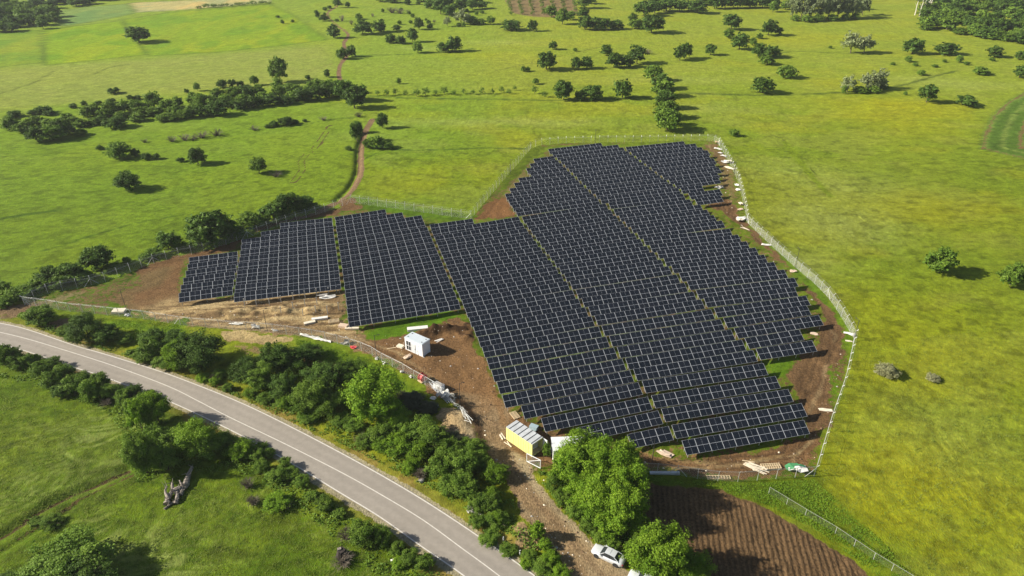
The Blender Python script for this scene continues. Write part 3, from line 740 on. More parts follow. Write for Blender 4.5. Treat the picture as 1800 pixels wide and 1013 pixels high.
U1 = [(a, b-(1.0 if i == 10 else 0)) for i, (a, b) in enumerate(U1)]; U2 = [(a, b-(1.0 if i == 10 else 0)) for i, (a, b) in enumerate(U2)]; P_L[10] = (905.3,368.6)
P_ROWS = [(P_L[i], (U1[i][0]-1.9, U1[i][1]-3.5)) for i in range(11)]
Q_ROWS = [((963.2,262.2),(1056.4,251.3)),((969.5,268.0),(1086,254.4))]+[((U1[i][0]+2.0, U1[i][1]-4.8), (U2[i][0]-1.7, U2[i][1]-3.9)) for i in range(11)]
R_R = [(1201.6,248.4),(1222,252.4),(1233,258.7),(1243.5,264.2),(1245,271.8),(1254.6,279.2),(1254.6,287),(1263.3,294.2),(1260,303),(1261.7,311.6),(1233,325.4)]
R_ROWS = [((U2[i][0]+1.9, U2[i][1]-4.6), R_R[i]) for i in range(11)]
BLOCKS = [('small far-left block', A_ROWS), ('second block from left', B_ROWS if False else list(zip(B_L, B_R))), ('third block from left', C_ROWS),
          ('block right of white kiosk', D_ROWS), ('large central block', E_ROWS), ('block by curving east fence', F_ROWS),
          ('short eastern stub block', GS_ROWS), ('far upper left block', P_ROWS), ('far upper middle block', Q_ROWS), ('far upper right block', R_ROWS)]
for bname, rows in BLOCKS:
    nr = len(rows)
    for i, (bl, br) in enumerate(rows):
        front = nr-i
        pos = 'front row' if front == 1 else ('rearmost row' if i == 0 else ordinal(front)+' row from front')
        miss = ()
        if rows is R_ROWS and i == 8: miss = tuple((k, 1) for k in (17,18,19) )
        solar_table(bl, br, 'dark blue solar table, %s of the %s' % (pos, bname), 'solar tables in the '+bname, missing=miss)
print('TABLES', len(_lens), 'stretch', min(_lens, key=lambda q: q[1]), max(_lens, key=lambda q: q[1]))
# bare posts of tables still to be built, in front of the far-left long block
for i, (x, y, h) in enumerate([(431,540,1.9),(451.5,538.7,1.7),(474,536,1.6),(494.4,532,1.7),(515.7,528,1.9),(536.7,524.6,1.9),(557,520,1.9),(578,517,1.7),(592,514,1.6),
                  (494.8,553,1.5),(515.7,545,1.7),(537,541.5,1.8),(558,538.5,1.9),(533,556.5,1.5),(555.7,552.5,1.6),(576.3,553,2.0),(596,547.5,1.9)]):
    mb = MB(); mb.box((0,0,h/2),(0.14,0.09,h)); mb.box((0,0.05,h-0.12),(0.20,0.09,0.22)); mb.box((0,0.0,0.2),(0.13,0.1,0.02))
    o = mb.build('mounting_post', M_STEEL, None, GG(x, y))
    row = 'back' if i < 9 else ('middle' if i < 13 else 'front')
    j = i if i < 9 else (i-9 if i < 13 else i-13)
    tag(o, 'bare steel mounting post on sand, %s from left in %s line' % (ordinal(j+1), row), 'post', 'bare mounting posts waiting for panels')

# ------------------------------------------------------------------ trees and shrubs
def leaf_mat(name, c0, c1, trans=0.35, rough=0.6):
    m = bpy.data.materials.new(name); m.use_nodes = True
    nt = m.node_tree; L = nt.links; b = nt.nodes['Principled BSDF']; out = nt.nodes['Material Output']
    at = nt.nodes.new('ShaderNodeAttribute'); at.attribute_name = 'leafvar'
    sc = nt.nodes.new('ShaderNodeSeparateColor'); L.new(at.outputs['Color'], sc.inputs[0])
    mx = nt.nodes.new('ShaderNodeMix'); mx.data_type = 'RGBA'; L.new(sc.outputs[0], mx.inputs[0]); mx.inputs[6].default_value = (*c0,1); mx.inputs[7].default_value = (*c1,1)
    oi = nt.nodes.new('ShaderNodeObjectInfo'); mr = nt.nodes.new('ShaderNodeMapRange'); mr.inputs[3].default_value = 0.86; mr.inputs[4].default_value = 1.14
    L.new(oi.outputs['Random'], mr.inputs[0])
    vs = nt.nodes.new('ShaderNodeVectorMath'); vs.operation = 'SCALE'; L.new(mx.outputs[2], vs.inputs[0]); L.new(mr.outputs[0], vs.inputs['Scale'])
    L.new(vs.outputs[0], b.inputs['Base Color']); b.inputs['Roughness'].default_value = rough; b.inputs['Specular IOR Level'].default_value = 0.15
    tr = nt.nodes.new('ShaderNodeBsdfTranslucent'); L.new(vs.outputs[0], tr.inputs[0])
    ms = nt.nodes.new('ShaderNodeMixShader'); ms.inputs[0].default_value = trans
    L.new(b.outputs[0], ms.inputs[1]); L.new(tr.outputs[0], ms.inputs[2]); L.new(ms.outputs[0], out.inputs['Surface'])
    return m
LEAF = {
 'dark':  leaf_mat('leaves_dark_green', (0.036,0.084,0.013), (0.122,0.205,0.028), .27),
 'mid':   leaf_mat('leaves_mid_green', (0.062,0.138,0.013), (0.205,0.310,0.038), .30),
 'bright':leaf_mat('leaves_bright_green', (0.085,0.190,0.010), (0.245,0.375,0.028), .36),
 'pale':  leaf_mat('leaves_grey_green', (0.185,0.230,0.095), (0.330,0.375,0.180), .3),
 'grove': leaf_mat('leaves_pale_grove', (0.125,0.170,0.068), (0.255,0.300,0.135), .3),
 'dead':  leaf_mat('dead_twigs', (0.13,0.105,0.080), (0.25,0.21,0.16), .05),
 'dusk':  leaf_mat('leaves_dull_shrub', (0.060,0.075,0.035), (0.125,0.130,0.070), .15),
 'straw': leaf_mat('pale_thistle', (0.21,0.215,0.10), (0.36,0.36,0.19), .3),
}
M_BARK = mat('bark', (0.11,0.085,0.06), rough=0.9, var=0.3, vscale=6)
M_BIRCH = mat('birch_bark', (0.62,0.58,0.50), rough=0.8, var=0.25, vscale=5)

def crown_mesh(name, seed, nleaf, size, lobes, ground=False, sparse=0.0, spiky=0.0, mats=None):
    """unit crown: about 1 wide, z from 0 to 1; many leaf sprays around irregular lobes"""
    r = np.random.default_rng(seed)
    cs = []; rs = []
    zc0 = 0.46 if ground else 0.50
    cs.append((0,0,zc0)); rs.append((0.30,0.30,0.30 if not ground else 0.36))
    for i in range(lobes):
        a = r.uniform(0, 2*PI); q = r.uniform(0.12,0.36)
        z = r.uniform(0.12 if ground else 0.17, 0.88)
        lim = math.sqrt(max(0.05, 1-((z-zc0)/0.55)**2))
        cs.append((math.cos(a)*q*lim*1.05, math.sin(a)*q*lim*1.05, z)); rr = r.uniform(0.07,0.19)
        rs.append((rr, rr, rr*r.uniform(0.7,1.05)))
    cs = np.array(cs); rs = np.array(rs)
    wts = rs[:,0]*rs[:,1]; wts[0] *= 0.7; wts /= wts.sum()
    li = r.choice(len(cs), nleaf, p=wts)
    dv = r.normal(size=(nleaf,3)); dv /= np.linalg.norm(dv, axis=1, keepdims=True)
    dv[:,2] = np.where(dv[:,2] < -0.3, -dv[:,2]*0.6, dv[:,2]); dv /= np.linalg.norm(dv, axis=1, keepdims=True)
    rad = 0.60+0.50*r.random(nleaf)**1.1
    p = cs[li]+dv*rs[li]*rad[:,None]
    # leafy boughs reaching out of the crown at uneven lengths
    nb = 44 if not sparse else 24
    ba = r.uniform(0,2*PI,nb); bz = r.uniform(-0.62,0.98,nb); bl = r.uniform(0.38,0.56,nb)
    hz = np.sqrt(np.maximum(0.04,1-bz**2))
    tip = np.stack([np.cos(ba)*hz*bl, np.sin(ba)*hz*bl, zc0+bz*bl*np.where(bz > 0, 0.98, 0.9)],1)
    onb = r.random(nleaf) < (0.62 if not sparse else 0.85)
    bi = r.integers(0,nb,nleaf); tt = 0.45+0.6*r.random(nleaf)**0.8
    org = np.array([0,0,zc0-0.12])
    pb = org+(tip[bi]-org)*tt[:,None]+r.normal(size=(nleaf,3))*(0.030+0.028*r.random(nb))[bi][:,None]*np.array([1,1,.8])
    p = np.where(onb[:,None], pb, p)
    dvb = (pb-org); dvb /= np.linalg.norm(dvb,axis=1,keepdims=True)
    dv = np.where(onb[:,None], dvb, dv)
    li = np.where(onb, len(cs)+bi, li)
    keep = (p[:,2] > (0.0 if ground else 0.05)) & (p[:,2] < 1.03)
    p = p[keep]; dv = dv[keep]; n = len(p); li = li[keep]
    nrm = dv*0.8 + r.normal(size=(n,3))*0.62; nrm[:,2] += 0.2; nrm /= np.linalg.norm(nrm, axis=1, keepdims=True)
    t = np.cross(nrm, r.normal(size=(n,3))); t /= np.linalg.norm(t, axis=1, keepdims=True); bt = np.cross(nrm, t)
    s = size*(0.45+1.0*r.random(n)**1.5)[:,None]
    el = (0.75+0.6*r.random(n))[:,None]
    q0 = p - t*s*0.5; q1 = p + bt*s*0.42*el + nrm*s*0.10; q2 = p + t*s*0.62; q3 = p - bt*s*0.42*el + nrm*s*0.10
    VV = np.stack([q0,q1,q2,q3],1).reshape(-1,3).astype(np.float32)
    me = bpy.data.meshes.new(name)
    me.vertices.add(4*n); me.vertices.foreach_set('co', VV.ravel())
    me.loops.add(4*n); me.loops.foreach_set('vertex_index', np.arange(4*n, dtype=np.int32))
    me.polygons.add(n); me.polygons.foreach_set('loop_start', np.arange(0,4*n,4,dtype=np.int32))
    me.update(calc_edges=True)
    lv = r.random(len(cs)+nb)
    var = np.clip(0.20+0.55*lv[li]+0.45*(r.random(n)-0.5)+0.15*p[:,2], 0, 1)
    dat = np.ones((4*n,4), np.float32); dat[:,0] = np.repeat(var,4)
    ca = me.color_attributes.new('leafvar','FLOAT_COLOR','POINT'); ca.data.foreach_set('color', dat.ravel())
    return me
def trunk_mesh(name, seed, m, h=0.72, r0=0.032, stems=1, spread=0.22):
    r = random.Random(seed); mb = MB()
    for s in range(stems):
        bx, by = ((r.uniform(-1,1)*0.06, r.uniform(-1,1)*0.06) if stems > 1 else (0,0))
        pts = [Vector((bx,by,-0.03))]; rad = r0*(0.7 if stems > 1 else 1)
        dirx, diry = r.uniform(-spread,spread)*(1.6 if stems > 1 else .5), r.uniform(-spread,spread)*(1.6 if stems > 1 else .5)
        for i in range(1,5): pts.append(Vector((bx+dirx*i/4+r.uniform(-.012,.012), by+diry*i/4+r.uniform(-.012,.012), h*i/4)))
        for i in range(4): mb.bar(pts[i], pts[i+1], rad*(1-.2*i), 0, 6, rad*(1-.2*(i+1)))
        for k in range(5):
            j = r.choice((1,2,3)); a = r.uniform(0,2*PI); e = pts[j]+Vector((math.cos(a)*.24, math.sin(a)*.24, r.uniform(.1,.26)))
            mb.bar(pts[j], e, rad*.45, 0, 5, rad*.15)
            for q in range(2):
                a2 = a+r.uniform(-.8,.8); mb.bar(pts[j].lerp(e,.6), e+Vector((math.cos(a2)*.12, math.sin(a2)*.12, r.uniform(0,.12))), rad*.2, 0, 4, rad*.07)
    return mb.mesh(name, m)
def twig_mesh(name, seed, m, n=70):
    """leafless shrub: dense fan of thin branches, each forking"""
    r = random.Random(seed); mb = MB()
    for i in range(n):
        a = r.uniform(0,2*PI); q = r.uniform(0.1,0.5); e = Vector((math.cos(a)*q, math.sin(a)*q, r.uniform(0.35,1.0)*(1-0.5*q)))
        b = Vector((math.cos(a)*q*.15, math.sin(a)*q*.15, 0)); mid = b.lerp(e,.55)+Vector((0,0,.06))
        mb.bar(b, mid, .014, 0, 3, .010); mb.bar(mid, e, .010, 0, 3, .004)
        for k in range(4):
            mb.bar(mid.lerp(e, r.uniform(0,.6)), e+Vector((r.uniform(-.14,.14), r.uniform(-.14,.14), r.uniform(-.12,.08))), .007, 0, 3, .003)
    me = mb.mesh(name, m)
    ca = me.color_attributes.new('leafvar','FLOAT_COLOR','POINT')
    dat = np.ones((len(me.vertices),4), np.float32); dat[:,0] = np.random.default_rng(seed).random(len(me.vertices)); ca.data.foreach_set('color', dat.ravel())
    return me

PROTO = {}
def protos(kind, lod):
    key = (kind, lod)
    if key in PROTO: return PROTO[key]
    out = []
    nl, sz = {'big':(30000,.027), 'near':(15000,.038), 'mid':(5200,.066), 'far':(1900,.098)}[lod]
    nv = 4 if lod in ('near','big') else 5
    for v in range(nv):
        sd = 100*hash_kind(kind)+v*7+{'big':3,'near':0,'mid':31,'far':67}[lod]
        base = kind.split('_')[0]
        ground = kind.endswith('bush')
        m = LEAF[base]
        if base == 'dead': me = twig_mesh('crown', sd, m, 90 if lod == 'near' else 45)
        elif base in ('pale','grove'): me = crown_mesh('crown', sd, int(nl*.8), sz*.8, 13, False, 0.3, .25)
        elif kind.endswith('sapling'): me = crown_mesh('crown', sd, int(nl*.28), sz*.9, 7, False, .6, .4)
        else: me = crown_mesh('crown', sd, nl, sz, 27 if not ground else 22, ground, 0, .24)
        if not me.materials: me.materials.append(m)
        tk = trunk_mesh('trunk', sd, M_BARK, .55 if ground else .72, .034 if not ground else .022, 1 if not ground else 3)
        out.append((me, tk))
    PROTO[key] = out
    return out
def hash_kind(k): return sum(ord(c)*(i+1) for i, c in enumerate(k)) % 997
TREES = []
def plant(px, py, wpx, hpx, kind, name, region, cat=None, hmin=.45):
    """px,py: bottom middle of the crown as the photo shows it; wpx,hpx: its size there"""
    s = pxm(py); W = wpx/s
    al = PITCH+math.atan((py-506.5)/FPX)
    H = max(hmin*W, (hpx/s-0.42*W*math.sin(al))/math.cos(al))
    g = G(px, py); x, y = g.x, g.y+0.30*W
    TREES.append(dict(px=px, py=py, W=W, H=H*(1.16 if y > 190 else 0.98), x=x, y=y, kind=kind, name=name, region=region, cat=cat, dist=y))
DESC = {'dark':'dark green','mid':'leafy green','bright':'bright green','pale':'pale grey-green','grove':'pale silvery','dead':'leafless brown','dusk':'dull brownish','straw':'pale dry'}
def build_trees():
    byreg = {}
    for t in TREES: byreg.setdefault((t['region'], t['name'], t['kind']), []).append(t)
    rr = random.Random(5)
    for (reg, name, kind), lst in byreg.items():
        lst.sort(key=lambda t: t['px'])
        for i, t in enumerate(lst):
            dd = math.hypot(t['x'], t['y'])
            lod = 'big' if (dd < 150 and t['W'] > 5.0 and not t['kind'].startswith('dead')) else 'near' if (dd < 165 and t['W'] > 2.0) else ('mid' if dd < 300 else 'far')
            P = protos(t['kind'], lod); me, tk = P[rr.randrange(len(P))]
            o = empty(t['name'], (t['x'], t['y'], gz(t['x'],t['y'])-0.05), rr.uniform(0, 2*PI))
            d0 = DESC[t['kind'].split('_')[0]]
            nm = t['name'].replace('_', ' ')
            if len(lst) == 1: lab = '%s %s %s' % (d0, nm, reg)
            else: lab = '%s %s, %s from left %s' % (d0, nm, ordinal(i+1), reg)
            cat = t['cat'] or ('tree' if 'tree' in t['name'] or t['name'] == 'sapling' else 'bush')
            tag(o, lab, cat, (nm+'s '+reg) if len(lst) > 1 else None)
            if t['kind'].startswith('dead'):
                inst('branches', me, o, (0,0,0), (0,0,0), (t['W']*1.05, t['W']*1.05, t['H']))
            else:
                k = 1.08
                inst('crown', me, o, (0,0,0), (0,0,0), (t['W']*k, t['W']*k*rr.uniform(.9,1.1), t['H']*1.02))
                inst('trunk', tk, o, (0,0,0), (0,0,0), (t['W'], t['W'], t['H']))
def many(name, kind, region, pts, f=1.0, **kw):
    for p in pts: plant(p[0], p[1], p[2]*f, p[3]*f, kind, name, region, **kw)
# near: road hedge, right side (between road and fence)
many('tree','dark','in the belt along the road',[(148,606,60,58),(184,607,46,40),(302,612,46,34),(345,658,88,84),(436,682,62,58),(480,660,52,62),(505,662,74,60),(498,708,58,60),(560,690,64,58),(588,690,64,60),(265,612,42,38),(540,640,54,36)], f=.89)
many('tree','mid','in the belt along the road',[(67,575,46,38),(320,640,40,50),(455,690,50,50),(545,730,62,62),(580,735,56,46),(620,672,50,40),(262,637,46,44),(290,650,40,30)])
many('tree','bright','in the belt along the road',[(655,744,96,92),(312,656,42,56),(690,762,54,40)])
many('bush','bright_bush','on the verge above the road',[(504,722,26,28),(355,672,24,14),(376,676,20,14),(438,700,26,18),(470,704,24,16),(20+18,560,16,12),(74,575,14,14),(700,800,46,36),(735,812,42,36),(722,835,30,28),(670,795,34,26),(872,925,26,22),(946,952,24,32),(958,968,22,20),(968,998,32,26),(985,1022,34,24),(862,885,30,26),(870,850,44,36),(925,1000,22,16)])
many('bush','mid_bush','in the thicket left of the driveway',[(640,788,40,26),(668,780,44,40),(742,778,54,46),(765,800,56,54),(790,815,48,44),(720,780,42,40),(700,775,36,36),(775,845,54,48),(812,845,62,56),(836,812,44,42),(815,880,54,48),(842,905,44,38),(866,905,38,34),(790,872,40,40),(870,930,46,30),(838,930,34,26),(860,960,40,26),(893,978,34,20),(930,988,30,20),(955,1012,40,26),(975,988,22,20),(840,830,44,40),(820,800,40,28)], f=.9)
many('bush','mid_bush','at the foot of the road belt',[(110,590,30,20),(122,600,24,18),(218,606,30,22),(228,626,20,14),(238,632,22,16),(400,690,24,18),(385,668,26,22),(500,718,40,26),(465,712,34,24),(600,752,44,26),(250,640,30,22),(620,760,40,20),(540,745,44,22)], f=.85)
many('shrub','dead','beside the road belt',[(634,785,30,24),(704,706,30,18),(737,845,26,22),(788,780,26,18),(357,668,18,12),(374,672,20,16),(836,905,20,16),(795,770,24,14)], cat='dead shrub')
many('shrub','dusk_bush','behind the road belt',[(722,720,44,26),(752,730,34,20),(798,785,30,22)])
# lower left, along the near side of the road
many('bush','mid_bush','along the near side of the road',[(10,648,34,42),(28,652,30,30),(48,650,24,28),(72,668,36,34),(92,690,38,40),(110,672,34,34),(128,696,40,36),(142,680,30,26),(158,708,34,42),(175,690,34,36),(190,705,30,30),(205,700,24,22),(216,712,30,28),(228,724,26,24),(240,712,22,20),(-8,640,30,34),(60,640,22,16)])
many('bush','dark_bush','along the near side of the road',[(20,640,34,30),(85,655,34,26),(104,700,30,26),(232,700,28,24),(236,716,26,20),(256,705,26,18)])
many('tree','bright','by the near roadside thicket',[(244,762,44,64),(274,752,46,62),(345,808,66,66),(420,808,46,36),(325,790,40,44)])
many('tree','mid','by the near roadside thicket',[(252,845,58,84),(270,800,44,50),(368,812,50,50),(300,805,46,48),(290,835,44,50),(390,790,38,28)])
many('bush','mid_bush','in the meadow below the road',[(452,812,24,22),(485,850,34,26),(460,835,26,26),(470,805,22,16),(510,845,30,22),(500,828,26,22),(530,858,26,20),(570,898,30,24),(596,912,22,16),(640,962,46,44),(672,960,34,34),(720,998,34,30),(745,1005,34,28),(548,880,22,16),(700,975,26,22),(18+440,790,20,12),(84,930,34,22),(60,925,22,14)])
many('bush','bright_bush','in the meadow below the road',[(485,898,46,26),(632,945,24,28),(408,800,20,18),(700,1000,26,18)])
many('shrub','dead','in the meadow below the road',[(432,862,26,22),(442,892,26,20),(504,896,18,14),(608,955,34,28),(600,1000,44,24),(185,715,22,16)], cat='dead shrub')
many('tree','mid','at the bottom left corner',[(112,1040,130,86),(60,1060,90,60)])
many('tree','dark','at the bottom left corner',[(150,1060,90,70),(8,1030,30,20)])
# trees right of the driveway
many('tree','bright','right of the driveway',[(1030,860,88,92),(1070,880,84,98),(1100,905,72,92),(996,856,56,66),(1056,925,76,80),(1098,945,68,84),(1024,898,62,62),(1165,1030,92,98),(1132,1008,60,56),(1208,1040,84,62),(1072,950,52,50),(1094,860,58,80),(1000,832,44,52)])
many('bush','mid_bush','at the foot of the driveway trees',[(975,868,28,36),(990,892,32,32),(1012,915,34,30),(1036,940,34,28),(1058,955,32,24),(1078,966,28,20),(961,806,13,30),(1125,985,44,36),(1150,1020,50,34),(1185,1040,50,34)])
# isolated trees in the right meadow
many('tree','mid','alone in the right meadow',[(1657,487,46,50),(1784,508,44,48)])
many('shrub','straw_bush','in the right meadow',[(1562,666,36,26),(1642,672,24,12)], cat='dead shrub')
many('bush','mid_bush','behind the northeast fence corner',[(1291,241,16,13)])
# west hedge along the fence
many('tree','dark','in the hedge along the west fence',[(165,480,54,48),(292,444,40,36),(366,434,70,66),(350,440,50,44),(478,392,46,36),(505,384,46,42),(532,374,38,30),(404,425,40,36),(120,500,50,38),(85,502,44,34)])
many('tree','mid','in the hedge along the west fence',[(436,406,44,34),(222,466,14,15),(455,400,30,22)])
many('bush','mid_bush','in the hedge along the west fence',[(18,532,44,26),(44,522,40,24),(5,545,30,24),(66,512,40,26),(142,500,34,24),(268,456,30,22),(255,460,24,16),(190,480,26,14),(320,442,26,18),(410,418,30,20),(455,400,30,20),(548,372,24,16),(30,530,34,22),(205,478,20,14),(0,520,30,26),(100,508,36,26)])
# hedgerow band upper left
many('bush','mid_bush','in the upper left hedgerow',[(13,230,24,22),(33,234,22,15),(85,250,42,28),(164,206,22,20),(191,207,28,25),(216,201,24,22),(238,200,22,22),(268,192,30,26),(292,198,26,20),(352,190,28,22),(382,180,28,22),(410,178,28,22),(454,174,22,22),(325,210,28,18),(285,215,26,14),(240,215,26,14),(140,225,24,14),(115,215,22,14),(60,222,26,16),(310,190,20,18),(505,164,28,15),(488,160,20,20),(520,165,22,14),(160,222,24,12),(340,185,24,20),(100,225,26,14),(556,160,24,18),(545,165,24,18),(580,158,22,16),(150,208,22,18),(252,200,24,18),(305,205,26,18),(368,190,26,18),(395,186,26,18),(425,186,26,18),(460,182,26,18),(490,172,26,18),(515,178,26,16),(340,200,24,16),(210,212,24,14),(45,228,24,16),(80,225,24,14),(20,226,22,14),(140,240,20,12),(300,214,26,12),(270,206,26,16),(245,206,26,16),(180,208,24,16),(125,220,24,12),(360,206,26,14)], f=1.02)
many('bush','dark_bush','in the upper left hedgerow',[(62,252,34,28),(104,244,32,30),(198,228,38,18),(379,206,34,26),(433,176,28,24),(419,195,30,20),(446,191,28,20),(476,187,32,20),(503,185,26,16),(533,180,34,24),(554,178,30,24),(577,174,30,24),(596,170,28,24),(350,206,28,18),(400,192,26,18),(120,238,22,16),(176,218,22,14)], f=0.98)
many('bush','dark_bush','on the field bank at upper left',[(23,207,22,10),(54,203,16,9),(72,202,26,14),(84,204,18,9),(198,166,20,8),(147,187,11,9),(127,191,13,8),(171,185,12,7),(193,182,15,7),(228,177,14,9),(327,164,9,7),(389,156,18,14),(408,154,14,13),(421,152,14,9),(540,140,10,7),(574,137,12,13),(15,212,16,9),(240,176,14,5)])
many('tree','mid','on the field bank at upper left',[(490,147,28,40),(346,161,11,14),(446,151,15,16)])
many('tree','dark','standing alone in the bright crop field',[(239,77,44,25)])
many('tree','dark','in the left meadow',[(345,292,30,27),(221,338,42,32)])
many('tree','mid','in the left meadow',[(205,281,38,27),(453,308,28,28)])
many('bush','dark_bush','in the left meadow',[(174,264,12,8),(237,277,16,14),(256,282,16,12),(274,281,12,10),(316,286,13,9)])
many('shrub','dead','in the left meadow',[(299,251,20,11),(322,249,24,12),(352,245,26,12),(378,241,26,11),(446,231,18,8),(342,245,14,8),(567,213,16,6),(483,313,24,9),(252,252,14,5),(338,248,10,7),(630,207,16,10)], cat='dead shrub')
many('bush','dark_bush','along the thin field line at left',[(480,224,18,8),(500,222,26,12),(518,219,14,8),(470,226,12,6),(535,215,8,5)])
# beside the dirt track
many('tree','dark','beside the winding dirt track',[(607,180,36,34),(622,194,38,36),(633,180,26,26),(627,250,24,32),(672,227,20,24)])
many('bush','mid_bush','beside the winding dirt track',[(660,263,26,22),(680,263,22,12),(594,166,26,22),(575,164,26,20),(612,166,26,20),(645,262,14,16),(628,235,16,20),(612,265,12,8)])
many('bush','dark_bush','beside the upper dirt track',[(586,68,20,21),(597,104,14,14),(603,105,16,18),(617,101,17,18),(567,38,11,10),(558,32,10,10),(575,36,8,6)])
many('tree','dark','at the top beside the dirt track',[(593,14,11,14),(611,14,9,9)])
# upper centre scattered
UC = 'scattered in the upper centre meadow'
many('bush','dark_bush',UC,[(637,62,30,22),(667,58,24,20),(697,55,15,10),(686,77,19,15),(704,78,17,13),(783,93,30,17),(798,92,26,24),(899,55,33,18),(936,56,17,17),(1014,123,20,19),(1031,122,22,20),(1043,178,36,25),(1020,178,19,17),(1066,99,20,18),(1030,54,30,22),(1050,54,28,20),(1065,54,20,18),(1083,53,26,15),(1026,34,20,18),(1080,121,26,24),(1102,120,26,20)])
many('tree','dark',UC,[(725,75,18,21),(972,88,14,13),(961,125,33,29),(991,178,32,32),(1095,175,30,31),(1121,114,32,28),(1147,60,40,30),(1196,108,22,24),(736,53,17,18)])
many('tree','mid',UC,[(734,94,17,18),(942,149,11,10),(989,44,22,24),(969,32,22,18),(862,44,17,13),(1003,36,18,14)])
many('tree','pale',UC,[(810,45,24,24),(786,47,12,15),(822,42,18,16)])
many('bush','mid_bush',UC,[(756,52,11,10),(630,35,14,10),(920,127,10,10),(928,126,8,8),(832,44,20,13),(845,44,14,10),(1113,38,16,13),(1116,52,22,15),(1124,51,20,15),(1011,91,8,6),(701,148,8,10)])
many('shrub','dead',UC,[(688,24,22,8),(703,25,18,8),(718,25,10,8),(1140,96,17,7),(601,38,12,11),(617,44,9,8),(744,47,8,5),(655,30,8,6),(763,40,8,5)], cat='dead shrub')
# small bushes dotting the far meadow
rr0 = random.Random(3)
for i in range(34):
    plant(rr0.uniform(480,860), rr0.uniform(6,48), rr0.uniform(5,9), rr0.uniform(4,7), 'mid_bush', 'bush', 'dotting the far top meadow')
# woods at the top
many('tree','dark','in the far wood at top centre',[(774,27,28,24),(790,30,24,18),(757,16,22,15),(808,22,22,18),(830,18,20,14),(848,16,18,12),(764,12,20,12),(785,12,26,14),(740,4,20,10),(812,8,24,12),(838,6,24,12),(690,6,22,9),(668,4,18,8),(716,9,12,9)])
many('tree','dark','in the tree line at the top right of centre',[(1173,22,34,20),(1152,25,26,18),(1133,30,30,24),(1196,22,22,18),(1227,25,32,20),(1212,20,22,16),(1257,17,24,20),(1276,16,24,20),(1298,16,24,20),(1320,15,24,18),(1342,15,24,18),(1362,14,22,16),(1240,10,24,14),(1180,8,22,12),(1150,10,22,12)])
many('tree','mid','in the tree line at the top right of centre',[(1027,16,24,22),(1040,8,18,12),(1360,22,16,16),(1382,18,16,14)])
many('tree','grove','in the silvery grove at the top',[(1395,32,24,34),(1410,36,26,38),(1426,37,26,38),(1443,36,26,38),(1458,35,26,38),(1474,35,26,38),(1490,34,26,36),(1506,33,26,34),(1518,28,20,28),(1400,22,24,26),(1430,20,26,26),(1462,20,26,24),(1495,18,26,24)])
many('bush','mid_bush','under the silvery grove',[(1400,38,18,10),(1420,40,20,12),(1440,39,20,12),(1466,38,20,11),(1488,36,18,10),(1505,35,16,10)])
many('tree','pale','in the upper right meadow',[(1499,96,32,34),(1522,95,30,29),(1492,164,24,28),(1528,161,30,30),(1545,159,32,32)])
many('bush','mid_bush','by the pale willows at right',[(1512,165,22,9),(1535,164,22,9),(1483,166,8,14),(1552,158,18,12)])
UR = 'in the upper right meadow'
many('tree','dark',UR,[(1207,104,18,24),(1250,98,20,18),(1287,54,30,24),(1302,89,28,26),(1353,64,25,23),(1608,97,34,25),(1633,183,32,30),(1343,166,36,27),(1796,139,24,21)])
many('bush','dark_bush',UR,[(1369,62,14,12),(1334,101,22,22),(1358,103,34,20),(1668,98,38,19),(1752,102,26,18),(1703,189,34,15),(1794,106,16,14)])
many('bush','mid_bush',UR,[(1282,69,18,16),(1324,81,13,13),(1336,69,11,9),(1349,115,26,16),(1383,139,30,21),(1728,133,26,14),(1621,133,14,9),(1598,110,12,10),(1687,111,12,12),(1570,115,9,5),(1610,117,11,6),(1645,119,10,5),(1661,110,8,5),(1460,86,7,5),(1700,115,10,6),(1745,108,10,6),(1592,168,7,7)])
# row of saplings across the middle meadow
many('sapling','mid_sapling','in the row across the middle meadow',[(663,169,10,10),(679,170,12,11),(695,168,12,11),(713,168,10,9),(732,171,15,14),(748,170,15,14),(765,168,10,9),(781,167,14,13),(797,168,10,9),(815,166,9,9),(831,167,9,9),(848,166,11,11),(865,166,10,10),(881,164,11,11),(895,166,10,9),(940,166,12,13),(957,172,12,10),(905,160,8,9)])
# orchard, seen far away at the top
for i in range(7):
    for j in range(5):
        plant(893+i*19+j*1.5, 2+j*6.2+rr0.uniform(-1,1), 9, 7, 'mid_sapling', 'sapling', 'in the far brown orchard')
for i in range(20):
    t = i/19; plant(345+130*t+rr0.uniform(-2,2), 16-9*t+rr0.uniform(-.6,.6), rr0.uniform(6,10), rr0.uniform(4,7), 'mid_sapling', 'sapling', 'along the top edge of the crops')
# column of trees behind the north fence
many('tree','mid','in the line behind the north fence',[(1149,144,32,26),(1167,173,36,28),(1173,211,40,30),(1175,233,42,36)])
many('tree','dark','in the line behind the north fence',[(1164,159,34,24),(1171,194,36,30),(1186,222,24,22),(1155,166,18,14)])
